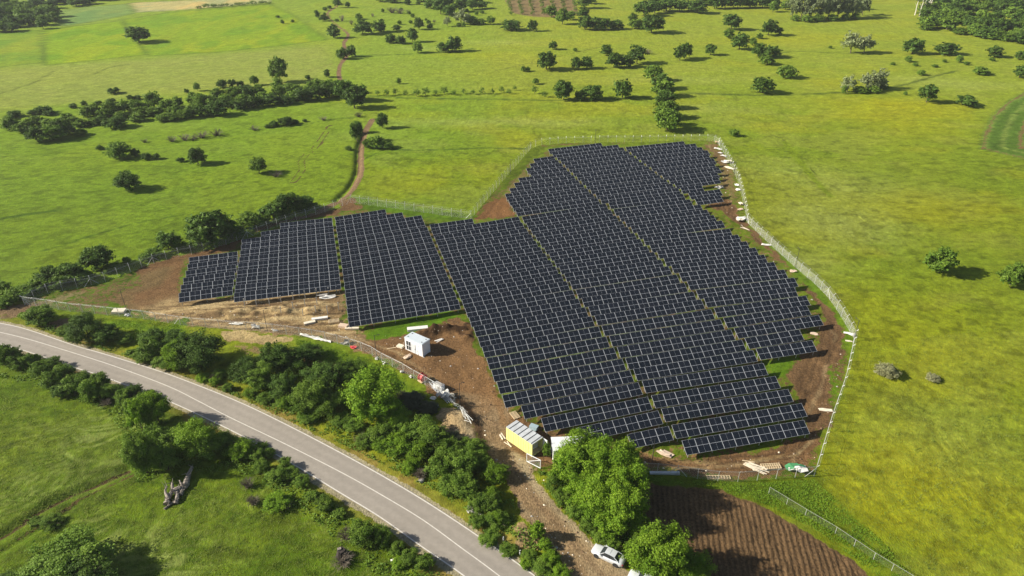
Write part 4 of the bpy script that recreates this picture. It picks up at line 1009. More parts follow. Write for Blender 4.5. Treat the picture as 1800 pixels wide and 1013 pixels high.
# woods: upper right corner, upper left corner
def wood(poly, n, w, h, kinds, region, seed):
    r = random.Random(seed); xs = [p[0] for p in poly]; ys = [p[1] for p in poly]; pts = []
    k = 0
    while len(pts) < n and k < 20000:
        k += 1; x = r.uniform(min(xs), max(xs)); y = r.uniform(min(ys), max(ys))
        if polysd(np.array([x]), np.array([y]), poly)[0] > 0: continue
        if any(((x-a)/ (w*.48))**2+((y-b)/(h*.30))**2 < 1 for a, b in pts): continue
        pts.append((x, y))
    for x, y in pts: plant(x, y, w*r.uniform(.8,1.25), h*r.uniform(.8,1.15), r.choice(kinds), 'tree', region)
wood([(1618,52),(1660,56),(1705,62),(1750,72),(1830,84),(1900,90),(1900,-14),(1628,-14)], 105, 27, 21, ['dark','dark','mid'], 'in the wood at the upper right corner', 4)
many('bush','mid_bush','at the foot of the upper right wood',[(1630,54,20,12),(1720,66,24,10),(1745,70,24,11),(1775,74,26,12),(1797,76,22,12),(1690,62,22,10),(1760,66,20,10)])
wood([(-30,14),(60,14),(92,24),(100,40),(96,50),(40,56),(-30,60)], 34, 22, 17, ['dark','mid'], 'in the wood at the upper left corner', 6)
wood([(85,2),(230,-6),(232,0),(150,10),(100,16)], 16, 20, 12, ['dark'], 'in the tree belt above the crops', 7)
many('tree','dark','at the very top left',[(69,7,14,10),(88,16,20,14),(93,38,14,12)])
# birches at the edge of the wood
for i, (px, py, h) in enumerate([(1608,27,34),(1616,29,36),(1622,26,34),(1630,22,34),(1634,18,32)]):
    s = pxm(py); g = G(px, py); H = h/s/0.95
    r = random.Random(i+40); mb = MB()
    pts = [Vector((r.uniform(-.3,.3)*j*.3, 0, H*j/5)) for j in range(6)]
    for j in range(5): mb.bar(pts[j], pts[j+1], .38*(1-.13*j), 0, 6, .38*(1-.13*(j+1)))
    for j in range(7):
        a = r.uniform(0,2*PI); b = pts[r.choice((2,3,4))]; mb.bar(b, b+Vector((math.cos(a)*1.6, math.sin(a)*1.6, 2.4)), .14, 0, 4, .04)
    o = empty('birch_tree', (g.x, g.y, 0)); tag(o, 'pale white-barked birch, %s from left at the edge of the upper right wood' % ordinal(i+1), 'tree', 'birches at the edge of the wood')
    mb.build('trunk', M_BIRCH, o)
    inst('crown', protos('pale_sapling' if False else 'grove','far')[i % 3][0], o, (0,0,H*.55), (0,0,i), (4.2,4.2,H*.6))
build_trees()
print('TREES', len(TREES))

# ------------------------------------------------------------------ fences
def mesh_mat():
    m = bpy.data.materials.new('chain_link'); m.use_nodes = True
    nt = m.node_tree; L = nt.links; b = nt.nodes['Principled BSDF']; out = nt.nodes['Material Output']
    b.inputs['Base Color'].default_value = (0.62,0.63,0.61,1); b.inputs['Roughness'].default_value = .5; b.inputs['Metallic'].default_value = .2
    uv = nt.nodes.new('ShaderNodeAttribute'); uv.attribute_name = 'lattice'; sp = nt.nodes.new('ShaderNodeSeparateColor'); L.new(uv.outputs['Color'], sp.inputs[0])
    def M(op, a, bb=None, v=None):
        r = nt.nodes.new('ShaderNodeMath'); r.operation = op; L.new(a, r.inputs[0])
        if bb is not None: L.new(bb, r.inputs[1])
        if v is not None: r.inputs[1].default_value = v
        return r.outputs[0]
    a = M('LESS_THAN', M('FRACT', M('ADD', sp.outputs[0], sp.outputs[1])), v=.055)
    c = M('LESS_THAN', M('FRACT', M('SUBTRACT', sp.outputs[0], sp.outputs[1])), v=.055)
    mx = M('MAXIMUM', a, c)
    tr = nt.nodes.new('ShaderNodeBsdfTransparent'); ms = nt.nodes.new('ShaderNodeMixShader'); L.new(mx, ms.inputs[0]); L.new(tr.outputs[0], ms.inputs[1]); L.new(b.outputs[0], ms.inputs[2])
    L.new(ms.outputs[0], out.inputs['Surface']); return m
M_LINK = mesh_mat()
M_LINK2 = M_LINK.copy(); M_LINK2.node_tree.nodes['Principled BSDF'].inputs['Base Color'].default_value = (0.22,0.24,0.18,1)
M_FPOST = mat('fence_post_steel', (0.52,0.53,0.51), rough=.5, metal=.2)
FH = 2.0
def post_mesh(side, arm=True):
    mb = MB(); mb.box((0,0,FH/2-0.1),(0.065,0.065,FH+0.2))
    if arm: mb.bar((0,0,FH-0.02),(0,side*0.34,FH+0.42),0.045,0,4)
    return mb.mesh('post', M_FPOST)
M_LINK3 = M_LINK.copy()
for _n in M_LINK3.node_tree.nodes:
    if _n.type == 'MATH' and _n.operation == 'LESS_THAN': _n.inputs[1].default_value = .11
def fence(pts, label, side, braces=(0,-1), spacing=2.9, height=FH, name='chain_link_fence', group=None, dense=False):
    P = [GG(*p) for p in pts]
    o = empty(name, P[0]); tag(o, label, 'fence', group)
    seg = [(P[i+1]-P[i]).length for i in range(len(P)-1)]; tot = sum(seg)
    n = max(1, round(tot/spacing)); pos = []
    for k in range(n+1):
        d = tot*k/n; i = 0
        while i < len(seg)-1 and d > seg[i]: d -= seg[i]; i += 1
        q = P[i].lerp(P[i+1], min(1, d/seg[i])); q.z = gz(q.x, q.y); pos.append((q, (P[i+1]-P[i]).normalized()))
    pm = post_mesh(side)
    vs = []; fs = []; lat = []; u = 0
    for k, (q, t) in enumerate(pos):
        ang = math.atan2(t.y, t.x)
        inst('post', pm, o, q-P[0], (0,0,ang), (1,1,height/FH))
        if k: u += (q-pos[k-1][0]).length
        for z in (0.02, height*.98): vs.append(q-P[0]+Vector((0,0,z))); lat.append((u/0.13, z/0.13))
        if k: b = 2*k; fs.append((b-2, b, b+1, b-1))
    me = bpy.data.meshes.new('wire_mesh'); me.from_pydata(vs, [], fs); me.update()
    ca = me.color_attributes.new('lattice','FLOAT_COLOR','POINT')
    dat = np.ones((len(vs),4), np.float32); dat[:,:2] = np.array(lat); ca.data.foreach_set('color', dat.ravel())
    me.materials.append(M_LINK3 if dense else M_LINK); inst('wire_mesh', me, o)
    wb = MB()
    for k in range(len(pos)-1):
        (a, t), (b, t2) = pos[k], pos[k+1]; n1 = Vector((-t.y,t.x,0))*side; n2 = Vector((-t2.y,t2.x,0))*side
        for f in (0.25, 0.9): wb.bar(a-P[0]+Vector((0,0,FH))+n1*.34*f+Vector((0,0,.42*f)), b-P[0]+Vector((0,0,FH))+n2*.34*f+Vector((0,0,.42*f)), 0.010, 0, 3)
        wb.bar(a-P[0]+Vector((0,0,FH*.97)), b-P[0]+Vector((0,0,FH*.97)), 0.018, 0, 3)
    wb.build('barbed_wire', M_FPOST, o)
    for bi in braces:
        q, t = pos[bi]; s = 1 if bi >= 0 else -1
        if 0 < bi < len(pos)-1: ss = (1,-1)
        else: ss = (1 if bi == 0 else -1,)
        for s in ss:
            bb = MB(); bb.bar(q-P[0]+Vector((0,0,FH*.85)), q-P[0]+t*s*1.5+Vector((0,0,.02)), 0.045, 0, 4); bb.build('brace', M_FPOST, o)
    return o
fence(FENCE_N, 'chain link fence running up the west side beside dark hedge trees', 1, braces=(0,5,10,18,-1))
fence(FENCE_N2, 'chain link fence behind the third block, edging bright grass', 1)
fence(FENCE_N3, 'short diagonal chain link fence left of the far upper blocks', 1, dense=True)
fence(FENCE_N4, 'chain link fence along the farthest north edge of the site', 1)
fence(FENCE_E1, 'straight upper part of east chain link fence beside white sheets', 1)
fence(FENCE_E2, 'curving middle part of the east chain link fence', 1, braces=(0,14,-1), dense=True)
fence(FENCE_E3, 'lower east chain link fence seen edge on beside tyre tracks', 1)
fence(FENCE_S, 'chain link fence along the bottom edge above the ploughed field', 1, braces=(0,7,-1))
fence(FENCE_SW, 'chain link fence between the roadside trees and bare sandy ground', -1, braces=(0,13,-1))
# low field fence at the lower right
def low_fence():
    P = [GG(*p) for p in FIELD_FENCE]; o = empty('field_fence', P[0]); tag(o, 'low rail fence running down through grass at the bottom right', 'fence')
    rb = MB(); 
    for a, b in zip(P[:-1], P[1:]):
        n = max(1, round((b-a).length/3.2))
        rb.bar(a-P[0]+Vector((0,0,1.3)), b-P[0]+Vector((0,0,1.3)), 0.028, 0, 5)
        for k in range(n):
            q = a.lerp(b, k/n); pb = MB(); pb.bar((0,0,-.1),(0,0,1.32),.035,0,5); pb.build('post', M_FPOST, o, q-P[0])
    rb.build('rail', mat('weathered_rail', (0.30,0.31,0.27), rough=.7), o)
    me = bpy.data.meshes.new('wire_mesh'); vs = []; lat = []; u = 0
    for i, q in enumerate(P):
        if i: u += (q-P[i-1]).length
        for z in (.03,1.28): vs.append(q-P[0]+Vector((0,0,z))); lat.append((u/.13*.8, z/.13*.8))
    me.from_pydata(vs, [], [(2*i,2*i+2,2*i+3,2*i+1) for i in range(len(P)-1)]); me.update()
    ca = me.color_attributes.new('lattice','FLOAT_COLOR','POINT'); dat = np.ones((len(vs),4), np.float32); dat[:,:2] = np.array(lat); ca.data.foreach_set('color', dat.ravel())
    me.materials.append(M_LINK2); inst('wire_mesh', me, o)
low_fence()

# ------------------------------------------------------------------ kiosk, containers
M_WHITE = mat('white_paint', (0.80,0.81,0.82), rough=.45, var=.03, vscale=.8)
M_ROOFW = mat('pale_roof_sheet', (0.56,0.62,0.66), rough=.5, var=.05, vscale=.6)
M_DARKGL = mat('dark_glass', (0.03,0.035,0.04), rough=.12, spec=.6)
M_YEL = mat('yellow_paint', (0.70,0.67,0.26), rough=.55, var=.10, vscale=1.5)
M_GREYR = mat('grey_roof', (0.50,0.52,0.53), rough=.55, var=.14, vscale=1.2)
M_DK = mat('dark_steel', (0.05,0.05,0.05), rough=.6)
M_WOOD = mat('pale_timber', (0.60,0.47,0.29), rough=.8, var=.15, vscale=4)
M_CARD = mat('cardboard', (0.62,0.48,0.36), rough=.9, var=.12, vscale=3)
M_SHEET = mat('white_plastic_sheet', (0.74,0.72,0.67), rough=.6, var=.10, vscale=2)
M_CREAM = mat('cream_board', (0.72,0.64,0.50), rough=.8, var=.10, vscale=2)
M_RED = mat('red_plastic', (0.60,0.055,0.06), rough=.5)
M_GRN = mat('green_net', (0.06,0.24,0.10), rough=.8)
M_CONC = mat('grey_slab', (0.42,0.40,0.37), rough=.9, var=.15, vscale=3)
def place_box(name, A, D, C, h, z, label, cat):
    """box whose roof corners (left, near, right) are at photo pixels A, D, C at height h; returns root with x along A->D"""
    a, dd, c = G(*A, h), G(*D, h), G(*C, h)
    ex = (dd-a); Lx = ex.length; ex.normalize(); ey = Vector((-ex.y, ex.x, 0)); W = abs((c-dd).dot(ey))
    o = empty(name, (a.x, a.y, 0), math.atan2(ex.y, ex.x)); tag(o, label, cat); return o, Lx, W
# --- white transformer kiosk: local x runs along the glazed front, y goes back
o, Lx, W = place_box('transformer_kiosk', (711,593.6), (741.7,606.9), (759.7,599.4), 2.8, 0, 'small white kiosk with pale flat roof and glazed door on bare soil', 'kiosk')
H = 2.8
mb = MB(); mb.box((Lx/2, W/2, H/2-.05), (Lx, W, H+.1-.0)); body = mb.build('wall', M_WHITE, o)
mb = MB(); mb.box((Lx/2, W/2, H+.06), (Lx+.16, W+.16, .10)); mb.box((Lx/2, W/2, H+.14), (Lx-.1, W-.1, .05)); rf = mb.build('roof', M_ROOFW, o)
for x in (.5, Lx-.5):
    for y in (.5, W-.5): m2 = MB(); m2.box((x,y,H+.20),(.16,.16,.09)); m2.build('lifting_lug', M_DK, rf)
def glazed(x0, x1, z0, z1, nx, nz, parent, nm):
    f = MB(); g = MB(); g.add([(x0,-.012,z0),(x1,-.012,z0),(x1,-.012,z1),(x0,-.012,z1)], [(0,1,2,3)])
    fo = None
    for i in range(nx+1):
        x = x0+(x1-x0)*i/nx; f.box((x,-.03,(z0+z1)/2),(.07,.05,z1-z0+.07))
    for j in range(nz+1):
        z = z0+(z1-z0)*j/nz
        for i in range(nx): f.box((x0+(x1-x0)*(i+.5)/nx,-.03,z),((x1-x0)/nx-.072,.045,.07))
    fo = f.build(nm, M_WHITE, parent); g.build('pane', M_DARKGL, fo); return fo
glazed(.35, 1.55, .25, 2.35, 2, 2, o, 'glazed_door')
m2 = MB(); m2.box((2.25,-.03,1.15),(.95,.05,2.05)); dr = m2.build('door', mat('pale_grey_paint', (.60,.63,.66), rough=.5), o)
m2 = MB(); m2.box((2.62,-.08,1.1),(.05,.05,.18)); m2.build('handle', M_DK, dr)
m2 = MB(); m2.box((3.55,-.02,2.1),(.22,.04,.16)); m2.build('vent', M_GREYR, o)
# --- yellow container
o, Lx, W = place_box('site_container', (889.4,751.2), (935.6,782.2), (954,768.8), 2.6, 0, 'yellow corrugated container with ribbed grey roof and open end', 'container')
H = 2.6; mb = MB()
n = int(Lx/.28)
for i in range(n):
    x = (i+.5)*Lx/n; mb.box((x, .02 if i % 2 else .05, H/2+.08), (Lx/n, .04, H-.16)); mb.box((x, W-(.02 if i % 2 else .05), H/2+.08), (Lx/n, .04, H-.16))
mb.box((.03, W/2, H/2),(.04, W-.16, H-.1))
mb.build('wall', M_YEL, o)
mb = MB(); mb.box((Lx/2,W/2,H+.02),(Lx,W,.05)); rf = mb.build('roof', M_GREYR, o)
mb = MB()
for i in range(6): mb.box((Lx*(i+.5)/6+.2, W/2, H+.07),(.10, W*.98, .05))
mb.build('roof_rib', M_DK, rf)
mb = MB()
for y in (.05, W-.05):
    mb.box((Lx-.05,y,H/2),(.1,.1,H)); mb.box((Lx/2,y,.08),(Lx-.2,.1,.14))
mb.box((Lx-.05,W/2,.08),(.1,W-.2,.14)); mb.box((Lx-.05,W/2,H-.08),(.1,W-.2,.14)); mb.build('frame', M_YEL, o)
mb = MB(); mb.box((Lx/2,W/2,.17),(Lx-.2,W-.25,.04)); mb.build('floor', M_WOOD, o)
mb = MB(); mb.box((Lx-.9,W/2,1.2),(.04,W-.3,2.1)); mb.box((Lx-.87,W*.7,1.2),(.03,.6,1.7)); mb.build('partition', M_WHITE, o)
mb = MB(); mb.box((Lx+.45,W+.03,H/2),(1.0,.05,H-.2)); mb.build('door', M_WHITE, o)
# --- white cabin under the tree
o, Lx, W = place_box('site_cabin', (966,812), (1040,842), (1068,824), 2.5, 0, 'white flat-roofed site cabin half hidden under the bright trees', 'cabin')
o.location = G(972,814); o.location.z = 0
o.rotation_euler[2] = R(3); Lx, W, H = 5.2, 3.0, 2.5
mb = MB(); mb.box((Lx/2,W/2,H/2),(Lx,W,H)); mb.build('wall', M_WHITE, o)
mb = MB(); mb.box((Lx/2,W/2,H+.06),(Lx+.2,W+.2,.1)); rf = mb.build('roof', mat('white_roof', (.72,.73,.73), rough=.5, var=.08, vscale=.8), o)
mb = MB(); mb.box((1.3,-.03,1.05),(.9,.05,2.0)); dr = mb.build('door', M_GREYR, o)
mb = MB(); mb.box((3.6,-.03,1.5),(1.3,.05,.95)); wn_ = mb.build('window', M_DARKGL, o)
# --- white gate
def gate(pa, pb, label):
    a, b = GG(*pa), GG(*pb); L_ = (b-a).length; o = empty('gate', a, math.atan2(b.y-a.y, b.x-a.x)); tag(o, label, 'gate')
    mb = MB(); 
    for z in (.1, 1.75): mb.bar((0,0,z),(L_,0,z),.06,0,6)
    mb.bar((0,0,.1),(0,0,1.75),.06,0,6); mb.bar((L_,0,.1),(L_,0,1.75),.06,0,6); mb.bar((0,0,.1),(L_,0,1.75),.04,0,6); mb.build('frame', M_WHITE, o)
    mb = MB()
    for k in range(1,14): mb.bar((L_*k/14,0,.1),(L_*k/14,0,1.75),.018,0,4)
    mb.build('bars', M_WHITE, o)
gate((926,812), (950,824), 'white barred metal gate standing open below the yellow container')
# ------------------------------------------------------------------ cars
M_CAR = mat('silver_white_paint', (0.62,0.64,0.66), rough=.28, metal=.15, spec=.5, coat=.6)
M_TYRE = mat('tyre_rubber', (0.02,0.02,0.02), rough=.9); M_RIM = mat('rim', (.5,.5,.52), rough=.35, metal=.7)
M_LAMPR = mat('tail_lamp', (.35,.02,.02), rough=.3); M_LAMPW = mat('head_lamp', (.7,.72,.75), rough=.15); M_BLACK = mat('black_plastic', (.03,.03,.032), rough=.6)
def loft(sections, mats, name, parent, smooth=True):
    """sections: list of rings (same number of points)"""
    vs = [p for r in sections for p in r]; n = len(sections[0]); fs = []
    for i in range(len(sections)-1):
        for j in range(n): fs.append((i*n+j, i*n+(j+1)%n, (i+1)*n+(j+1)%n, (i+1)*n+j))
    fs.append(tuple(range(n))[::-1]); fs.append(tuple((len(sections)-1)*n+j for j in range(n)))
    me = bpy.data.meshes.new(name); me.from_pydata(vs, [], fs); me.materials.append(mats); me.polygons.foreach_set('use_smooth',[smooth]*len(fs)); me.update()
    return inst(name, me, parent)
def make_car():
    root = empty('parked_car', (0,0,0))
    # x: forward, length 4.75, body
    st = [(-2.38,.62,.40,.78),(-2.30,.78,.28,.93),(-1.95,.87,.22,1.00),(-1.3,.90,.20,1.00),(-.4,.91,.20,.97),(.5,.91,.20,.95),(1.1,.90,.20,.93),(1.7,.87,.22,.86),(2.15,.78,.25,.76),(2.36,.60,.36,.62)]
    rings = []
    for x, w, zb, zt in st:
        r = [(-w*.86,zb),(-w,zb+.14),(-w,zt-.22),(-w*.93,zt-.06),(-w*.6,zt),(0,zt+.025),(w*.6,zt),(w*.93,zt-.06),(w,zt-.22),(w,zb+.14),(w*.86,zb)]
        rings.append([(x,y,z) for y, z in r])
    body = loft(rings, M_CAR, 'body', root)
    gh = [(-1.72,.66,.93,1.0),(-1.05,.60,.93,1.36),(-.3,.60,.93,1.44),(.35,.60,.93,1.41),(1.02,.68,.90,.955)]
    rr = [[(x,-w-.16,zb),(x,-w,zt-.02),(x,-w*.6,zt),(x,w*.6,zt),(x,w,zt-.02),(x,w+.16,zb)] for x, w, zb, zt in gh]
    loft(rr, M_DARKGL, 'windows', root, False)
    mb = MB()
    xs = [-1.08,-.3,.38]; zz = [1.375,1.455,1.42]
    v = [(xs[i], s*.60, zz[i]-.01) for i in range(3) for s in (-1,1)]
    top = [(xs[i], s*.36, zz[i]+.01) for i in range(3) for s in (-1,1)]
    mb.add(v+top, [(0,6,8,2),(2,8,10,4),(6,7,9,8),(8,9,11,10),(7,1,3,9),(9,3,5,11)]); roof = mb.build('roof', M_CAR, root, smooth=True)
    for s in (-1,1):
        mb = MB(); mb.bar((.38,s*.61,1.41),(1.04,s*.80,.93),.035,0,5); mb.build('pillar', M_CAR, root)
        mb = MB(); mb.bar((-1.08,s*.61,1.36),(-1.75,s*.76,.99),.055,0,5); mb.build('pillar', M_CAR, root)
        mb = MB(); mb.bar((-.35,s*.615,1.42),(-.35,s*.775,.95),.03,0,5); mb.build('pillar', M_BLACK, root)
        mb = MB(); mb.box((.78,s*.96,.98),(.16,.16,.12)); mb.build('mirror', M_CAR, root)
        mb = MB(); mb.box((2.17,s*.60,.66),(.24,.30,.12)); mb.build('headlight', M_LAMPW, root)
        mb = MB(); mb.box((-2.30,s*.64,.78),(.14,.26,.16)); mb.build('tail_light', M_LAMPR, root)
        mb = MB(); mb.bar((-.55,s*.925,.80),(-.38,s*.925,.80),.018,0,4); mb.build('door_handle', M_BLACK, root)
        mb = MB(); mb.bar((-.30,s*.40,1.475),(-.30,-s*.0,1.482),.02,0,4); mb.build('roof_trim', M_GREYR, roof)
        for x in (-1.42,1.42):
            w = empty('wheel', (x, s*.80, .33)); w.parent = root
            mb = MB(); mb.bar((0,-.11,0),(0,.11,0),.33,0,18); mb.build('tyre', M_TYRE, w)
            mb = MB(); mb.bar((0,-.118,0),(0,.118,0),.20,0,12); mb.build('rim', M_RIM, w)
            mb = MB(); mb.bar((x,s*.895,.36),(x,s*.925,.36),.40,0,18); mb.build('wheel_arch', M_BLACK, root)
    mb = MB(); mb.box((-2.36,0,.52),(.12,1.35,.20)); mb.build('bumper', M_BLACK, root)
    mb = MB(); mb.box((2.33,0,.42),(.14,1.25,.16)); mb.build('grille', M_BLACK, root)
    return root
def copy_tree(o, parent=None):
    c = o.copy(); COL.objects.link(c); c.parent = parent
    for ch in list(o.children): copy_tree(ch, c)
    return c
car = make_car()
f, b_ = G(1046,964,.6), G(1094,987,.6)
car.location = ((f.x+b_.x)/2, (f.y+b_.y)/2, gz(f.x,f.y)+.02); car.rotation_euler = (0,0,math.atan2(f.y-b_.y, f.x-b_.x))
tag(car, 'silver white sedan parked fully in view on the gravel driveway', 'car', 'cars parked along the driveway')
car2 = copy_tree(car)
f2 = G(1106,1008,.6); dr_ = (Vector((f.x,f.y,0))-Vector((b_.x,b_.y,0))).normalized()
rz2 = car.rotation_euler[2]+R(4); d2 = Vector((math.cos(rz2), math.sin(rz2), 0))
car2.location = Vector((f2.x,f2.y,0.0))-d2*2.3; car2.location.z = car.location.z; car2.rotation_euler = (0,0,rz2)
tag(car2, 'silver car cut off by the bottom edge behind the other car', 'car', 'cars parked along the driveway')

# ------------------------------------------------------------------ tall thin camera poles
M_POLE = mat('dark_pole', (0.045,0.045,0.045), rough=.5)
pm_ = MB(); pm_.bar((0,0,-.2),(0,0,5.0),.065,0,7,.045); pm_ = pm_.mesh('mast', M_POLE)
pa_ = MB(); pa_.bar((0,0,4.85),(.75,0,5.0),.03,0,5); pa_ = pa_.mesh('arm', M_POLE)
ph_ = MB(); ph_.box((.85,0,4.95),(.28,.12,.12)); ph_ = ph_.mesh('lamp_head', M_POLE)
for (px, py, rz, lab) in [(222,545,.5,'thin dark pole near the west corner beside the stacked boards'),(470,582,1.2,'thin dark pole on sandy ground below the bare posts'),(662,627,.2,'thin dark pole by fence left of the white kiosk'),
      (809,716,.4,'thin dark pole on brown soil right of the white scrap pile'),(1146,812,-2.6,'thin dark pole in front of the lowest short table'),(1398,471,1.6,'thin dark pole at upper bend of the curving east fence'),
      (1500,600,1.9,'thin dark pole at the eastern corner of the fence'),(1046,252,-1.5,'thin dark pole at the middle of the far north fence'),(897,307,-.8,'thin dark pole beside the short diagonal fence'),(1290,309,3.0,'thin dark pole on the straight upper east fence')]:
    o = empty('camera_pole', GG(px, py), rz); tag(o, lab, 'pole', 'camera poles around the site')
    inst('mast', pm_, o); inst('arm', pa_, o); inst('lamp_head', ph_, o)
# roadside marker posts
mk = MB(); mk.box((0,0,.45),(.13,.09,.95)); mk = mk.mesh('shaft', M_WHITE); mt = MB(); mt.box((0,0,.78),(.135,.095,.16)); mt = mt.mesh('reflector_band', M_BLACK)
for i, (px, py, lab) in enumerate([(174.4,663,'near side of the road, far left'),(342,734,'near side of the road beside bright thicket'),(506,819,'near side of the road right of thicket'),(261,635,'far side of the road, leftmost'),(407,688,'far side of the road below dark trees'),(885,954,'far side of the road, upper of two'),(914,976,'far side of the road, lower of two')]):
    o = empty('marker_post', GG(px, py), .6); tag(o, 'white roadside marker post on the '+lab, 'marker post', 'marker posts along the road'); inst('shaft', mk, o); inst('reflector_band', mt, o)

# ------------------------------------------------------------------ site clutter
def sheet(px, py, w, dpt, m, label, cat, rz=0.0, h=.25, seed=1, name='sheet', mats=None, layers=2):
    """crumpled sheets: thin closed slabs with an uneven outline, lying over one another"""
    r = random.Random(seed); p = GG(px, py); mb = MB()
    for l in range(layers):
        k = 10; c = Vector((r.uniform(-.15,.15)*w*l, r.uniform(-.15,.15)*dpt*l, .06+.10*l)); ring = []
        for i in range(k):
            a = 2*PI*i/k; sq = 1/max(abs(math.cos(a)), abs(math.sin(a)))
            q = sq*r.uniform(.78,1.0)*(.92 if l == 0 else .65)
            ring.append(c+Vector((math.cos(a)*w/2*q, math.sin(a)*dpt/2*q, r.uniform(0,h))))
        mid = c+Vector((0,0,h*.8)); b = len(mb.v)
        vs = ring+[mid]+[v-Vector((0,0,.05)) for v in ring]+[mid-Vector((0,0,.05))]
        fs = [(i,(i+1)%k,k) for i in range(k)]+[((i+1)%k+k+1,i+k+1,2*k+1) for i in range(k)]+[(i,i+k+1,(i+1)%k+k+1,(i+1)%k) for i in range(k)]
        mb.add(vs, fs, l % 2 if mats else 0)
    o = mb.build(name, mats or m, None, p, rz=rz); tag(o, label, cat); return o
def pallet(px, py, rz, label, n=1, wd=1.2, ln=1.9, zz=0.0):
    mb = MB()
    for q in range(n):
        z = zz+.15*q
        for i in range(3): mb.box((0,(-.5+.5*i)*(wd-.1),z+.05),(ln,.1,.09))
        for i in range(9): mb.box((-ln/2+.06+i*(ln-.12)/8,0,z+.115),(.11,wd,.03))
    o = mb.build('pallet', M_WOOD, None, GG(px, py), rz=rz); tag(o, label, 'pallet'); return o
def planks(px, py, ln, n, rz, m, label, seed=1, spread=.5, name='plank_pile', cat='planks'):
    r = random.Random(seed); mb = MB()
    for i in range(n): mb.box((r.uniform(-.3,.3), r.uniform(-spread,spread), .05+.045*i), (ln*r.uniform(.7,1), r.uniform(.12,.22), .04), 0, r.uniform(-.25,.25))
    o = mb.build(name, m, None, GG(px, py), rz=rz); tag(o, label, cat); return o
pallet(905,731,R(-62), 'pale wooden pallet lying flat above the yellow container')
pallet(1355,821,R(4), 'stack of pale wooden pallets near the bottom fence corner', 3, 1.2, 3.0)
pallet(1263,840,R(0), 'wooden pallets lying just inside the bottom fence', 1, .8, 3.6)
pallet(587,567,R(14), 'pile of wooden crates on sand left of the third block', 3, 1.3, 2.2)
planks(1329,823,3.6,7,R(-32), M_CREAM, 'spread of pale boards beside the pallet stack', 3)
planks(1317,815,2.0,3,R(-5), M_WOOD, 'few short reddish planks left of the pale boards', 4)
planks(883,767,1.6,3,R(-70), M_CREAM, 'short boards leaning left of the yellow container', 5, .3)
planks(892,781,1.8,2,R(-50), M_CREAM, 'pair of boards below the yellow container wall', 6, .3)
planks(773,599,2.2,4,R(35), M_SHEET, 'white boards on dark soil right of the kiosk', 8, .3)
planks(688,612,2.4,1,R(28), M_WOOD, 'single thin plank pointing at the kiosk', 9, .1)
planks(1310,402,2.6,4,R(-48), M_CREAM, 'long pale boards at bend of the east fence', 12, .4)
sheet(1169,799,3.2,1.5, M_CARD, 'torn cardboard sheets on soil below the lowest short table', 'cardboard', R(-35), .15, 2, 'cardboard_sheet')
sheet(1451,721,2.6,1.0, M_CREAM, 'cream board lying on tyre tracks beside lower east fence', 'board', R(-8), .08, 5, 'board', layers=1)
sheet(1431,587,1.8,1.2, M_CARD, 'pinkish cardboard on grass under the right-hand block', 'cardboard', R(-20), .12, 6, 'cardboard_sheet', layers=1)
sheet(1492,588,2.6,1.2, M_SHEET, 'pale crumpled sheet inside the eastern fence corner', 'sheet', R(-30), .3, 7)
sheet(1492,600,1.7,.6, M_CREAM, 'narrow pale board below the eastern fence corner', 'board', R(-15), .1, 8, 'board', layers=1)
sheet(1394,478,1.9,1.4, M_CARD, 'pinkish cardboard heap by the curving east fence', 'cardboard', 0, .3, 9, 'cardboard_sheet')
sheet(1347,431,2.8,.9, M_SHEET, 'white sheet on grass where the east fence begins to curve', 'sheet', R(-10), .2, 10)
sheet(1302,386,3.0,2.6, M_SHEET, 'white plastic heap at the bend of east fence', 'sheet', .3, .5, 11, mats=[M_SHEET, M_CREAM], layers=4)
sheet(1302,359,1.5,2.0, M_CREAM, 'cream sheets against the upper east fence, just above bend', 'sheet', 0, .4, 12, layers=3)
sheet(1301,369,1.8,1.3, M_CARD, 'brownish cardboard between two white heaps by upper east fence', 'cardboard', 0, .3, 13, 'cardboard_sheet')
sheet(1260,252,1.6,1.2, M_WOOD, 'wooden box at the far northeast fence corner', 'box', 0, .7, 14, 'wooden_box', layers=2)
sheet(1262,262,3.4,1.3, M_SHEET, 'long white sheet nearest the far northeast corner', 'sheet', R(-32), .2, 15)
sheet(1266,269.5,2.0,1.3, M_SHEET, 'small white sheet, second from the far northeast corner', 'sheet', R(-20), .2, 16)
sheet(1271,275,2.4,1.5, M_SHEET, 'white sheet, third from the far northeast corner', 'sheet', R(-30), .3, 17)
sheet(1275,286,3.2,2.6, M_SHEET, 'big white plastic heap in the middle of upper east fence', 'sheet', R(-20), .6, 18, mats=[M_SHEET,M_CREAM], layers=4)
sheet(1282,296,4.6,1.7, M_CREAM, 'long cream board pile below the big white heap', 'board', R(-52), .2, 19, 'board')
sheet(1295,326,1.5,1.8, M_SHEET, 'small white sheets beside the east fence, middle', 'sheet', 0, .3, 20)
sheet(1297,334,1.6,1.7, M_SHEET, 'white bag beside the east fence below the small sheets', 'bag', .5, .4, 21, 'plastic_bag')
sheet(1264,331,3.2,1.3, M_SHEET, 'white tarpaulin bundle at the end of the unfinished table', 'tarpaulin', R(12), .6, 22, 'tarpaulin', mats=[M_SHEET,M_CARD], layers=3)
sheet(1403,825,3.0,1.9, M_SHEET, 'white and green plastic heap in the bottom fence corner', 'plastic heap', 0, .6, 23, 'plastic_heap', mats=[M_SHEET,M_GRN], layers=5)
sheet(1395,822,2.6,1.6, M_GRN, 'green netting left of the white plastic heap in the corner', 'netting', .4, .3, 24, 'netting')
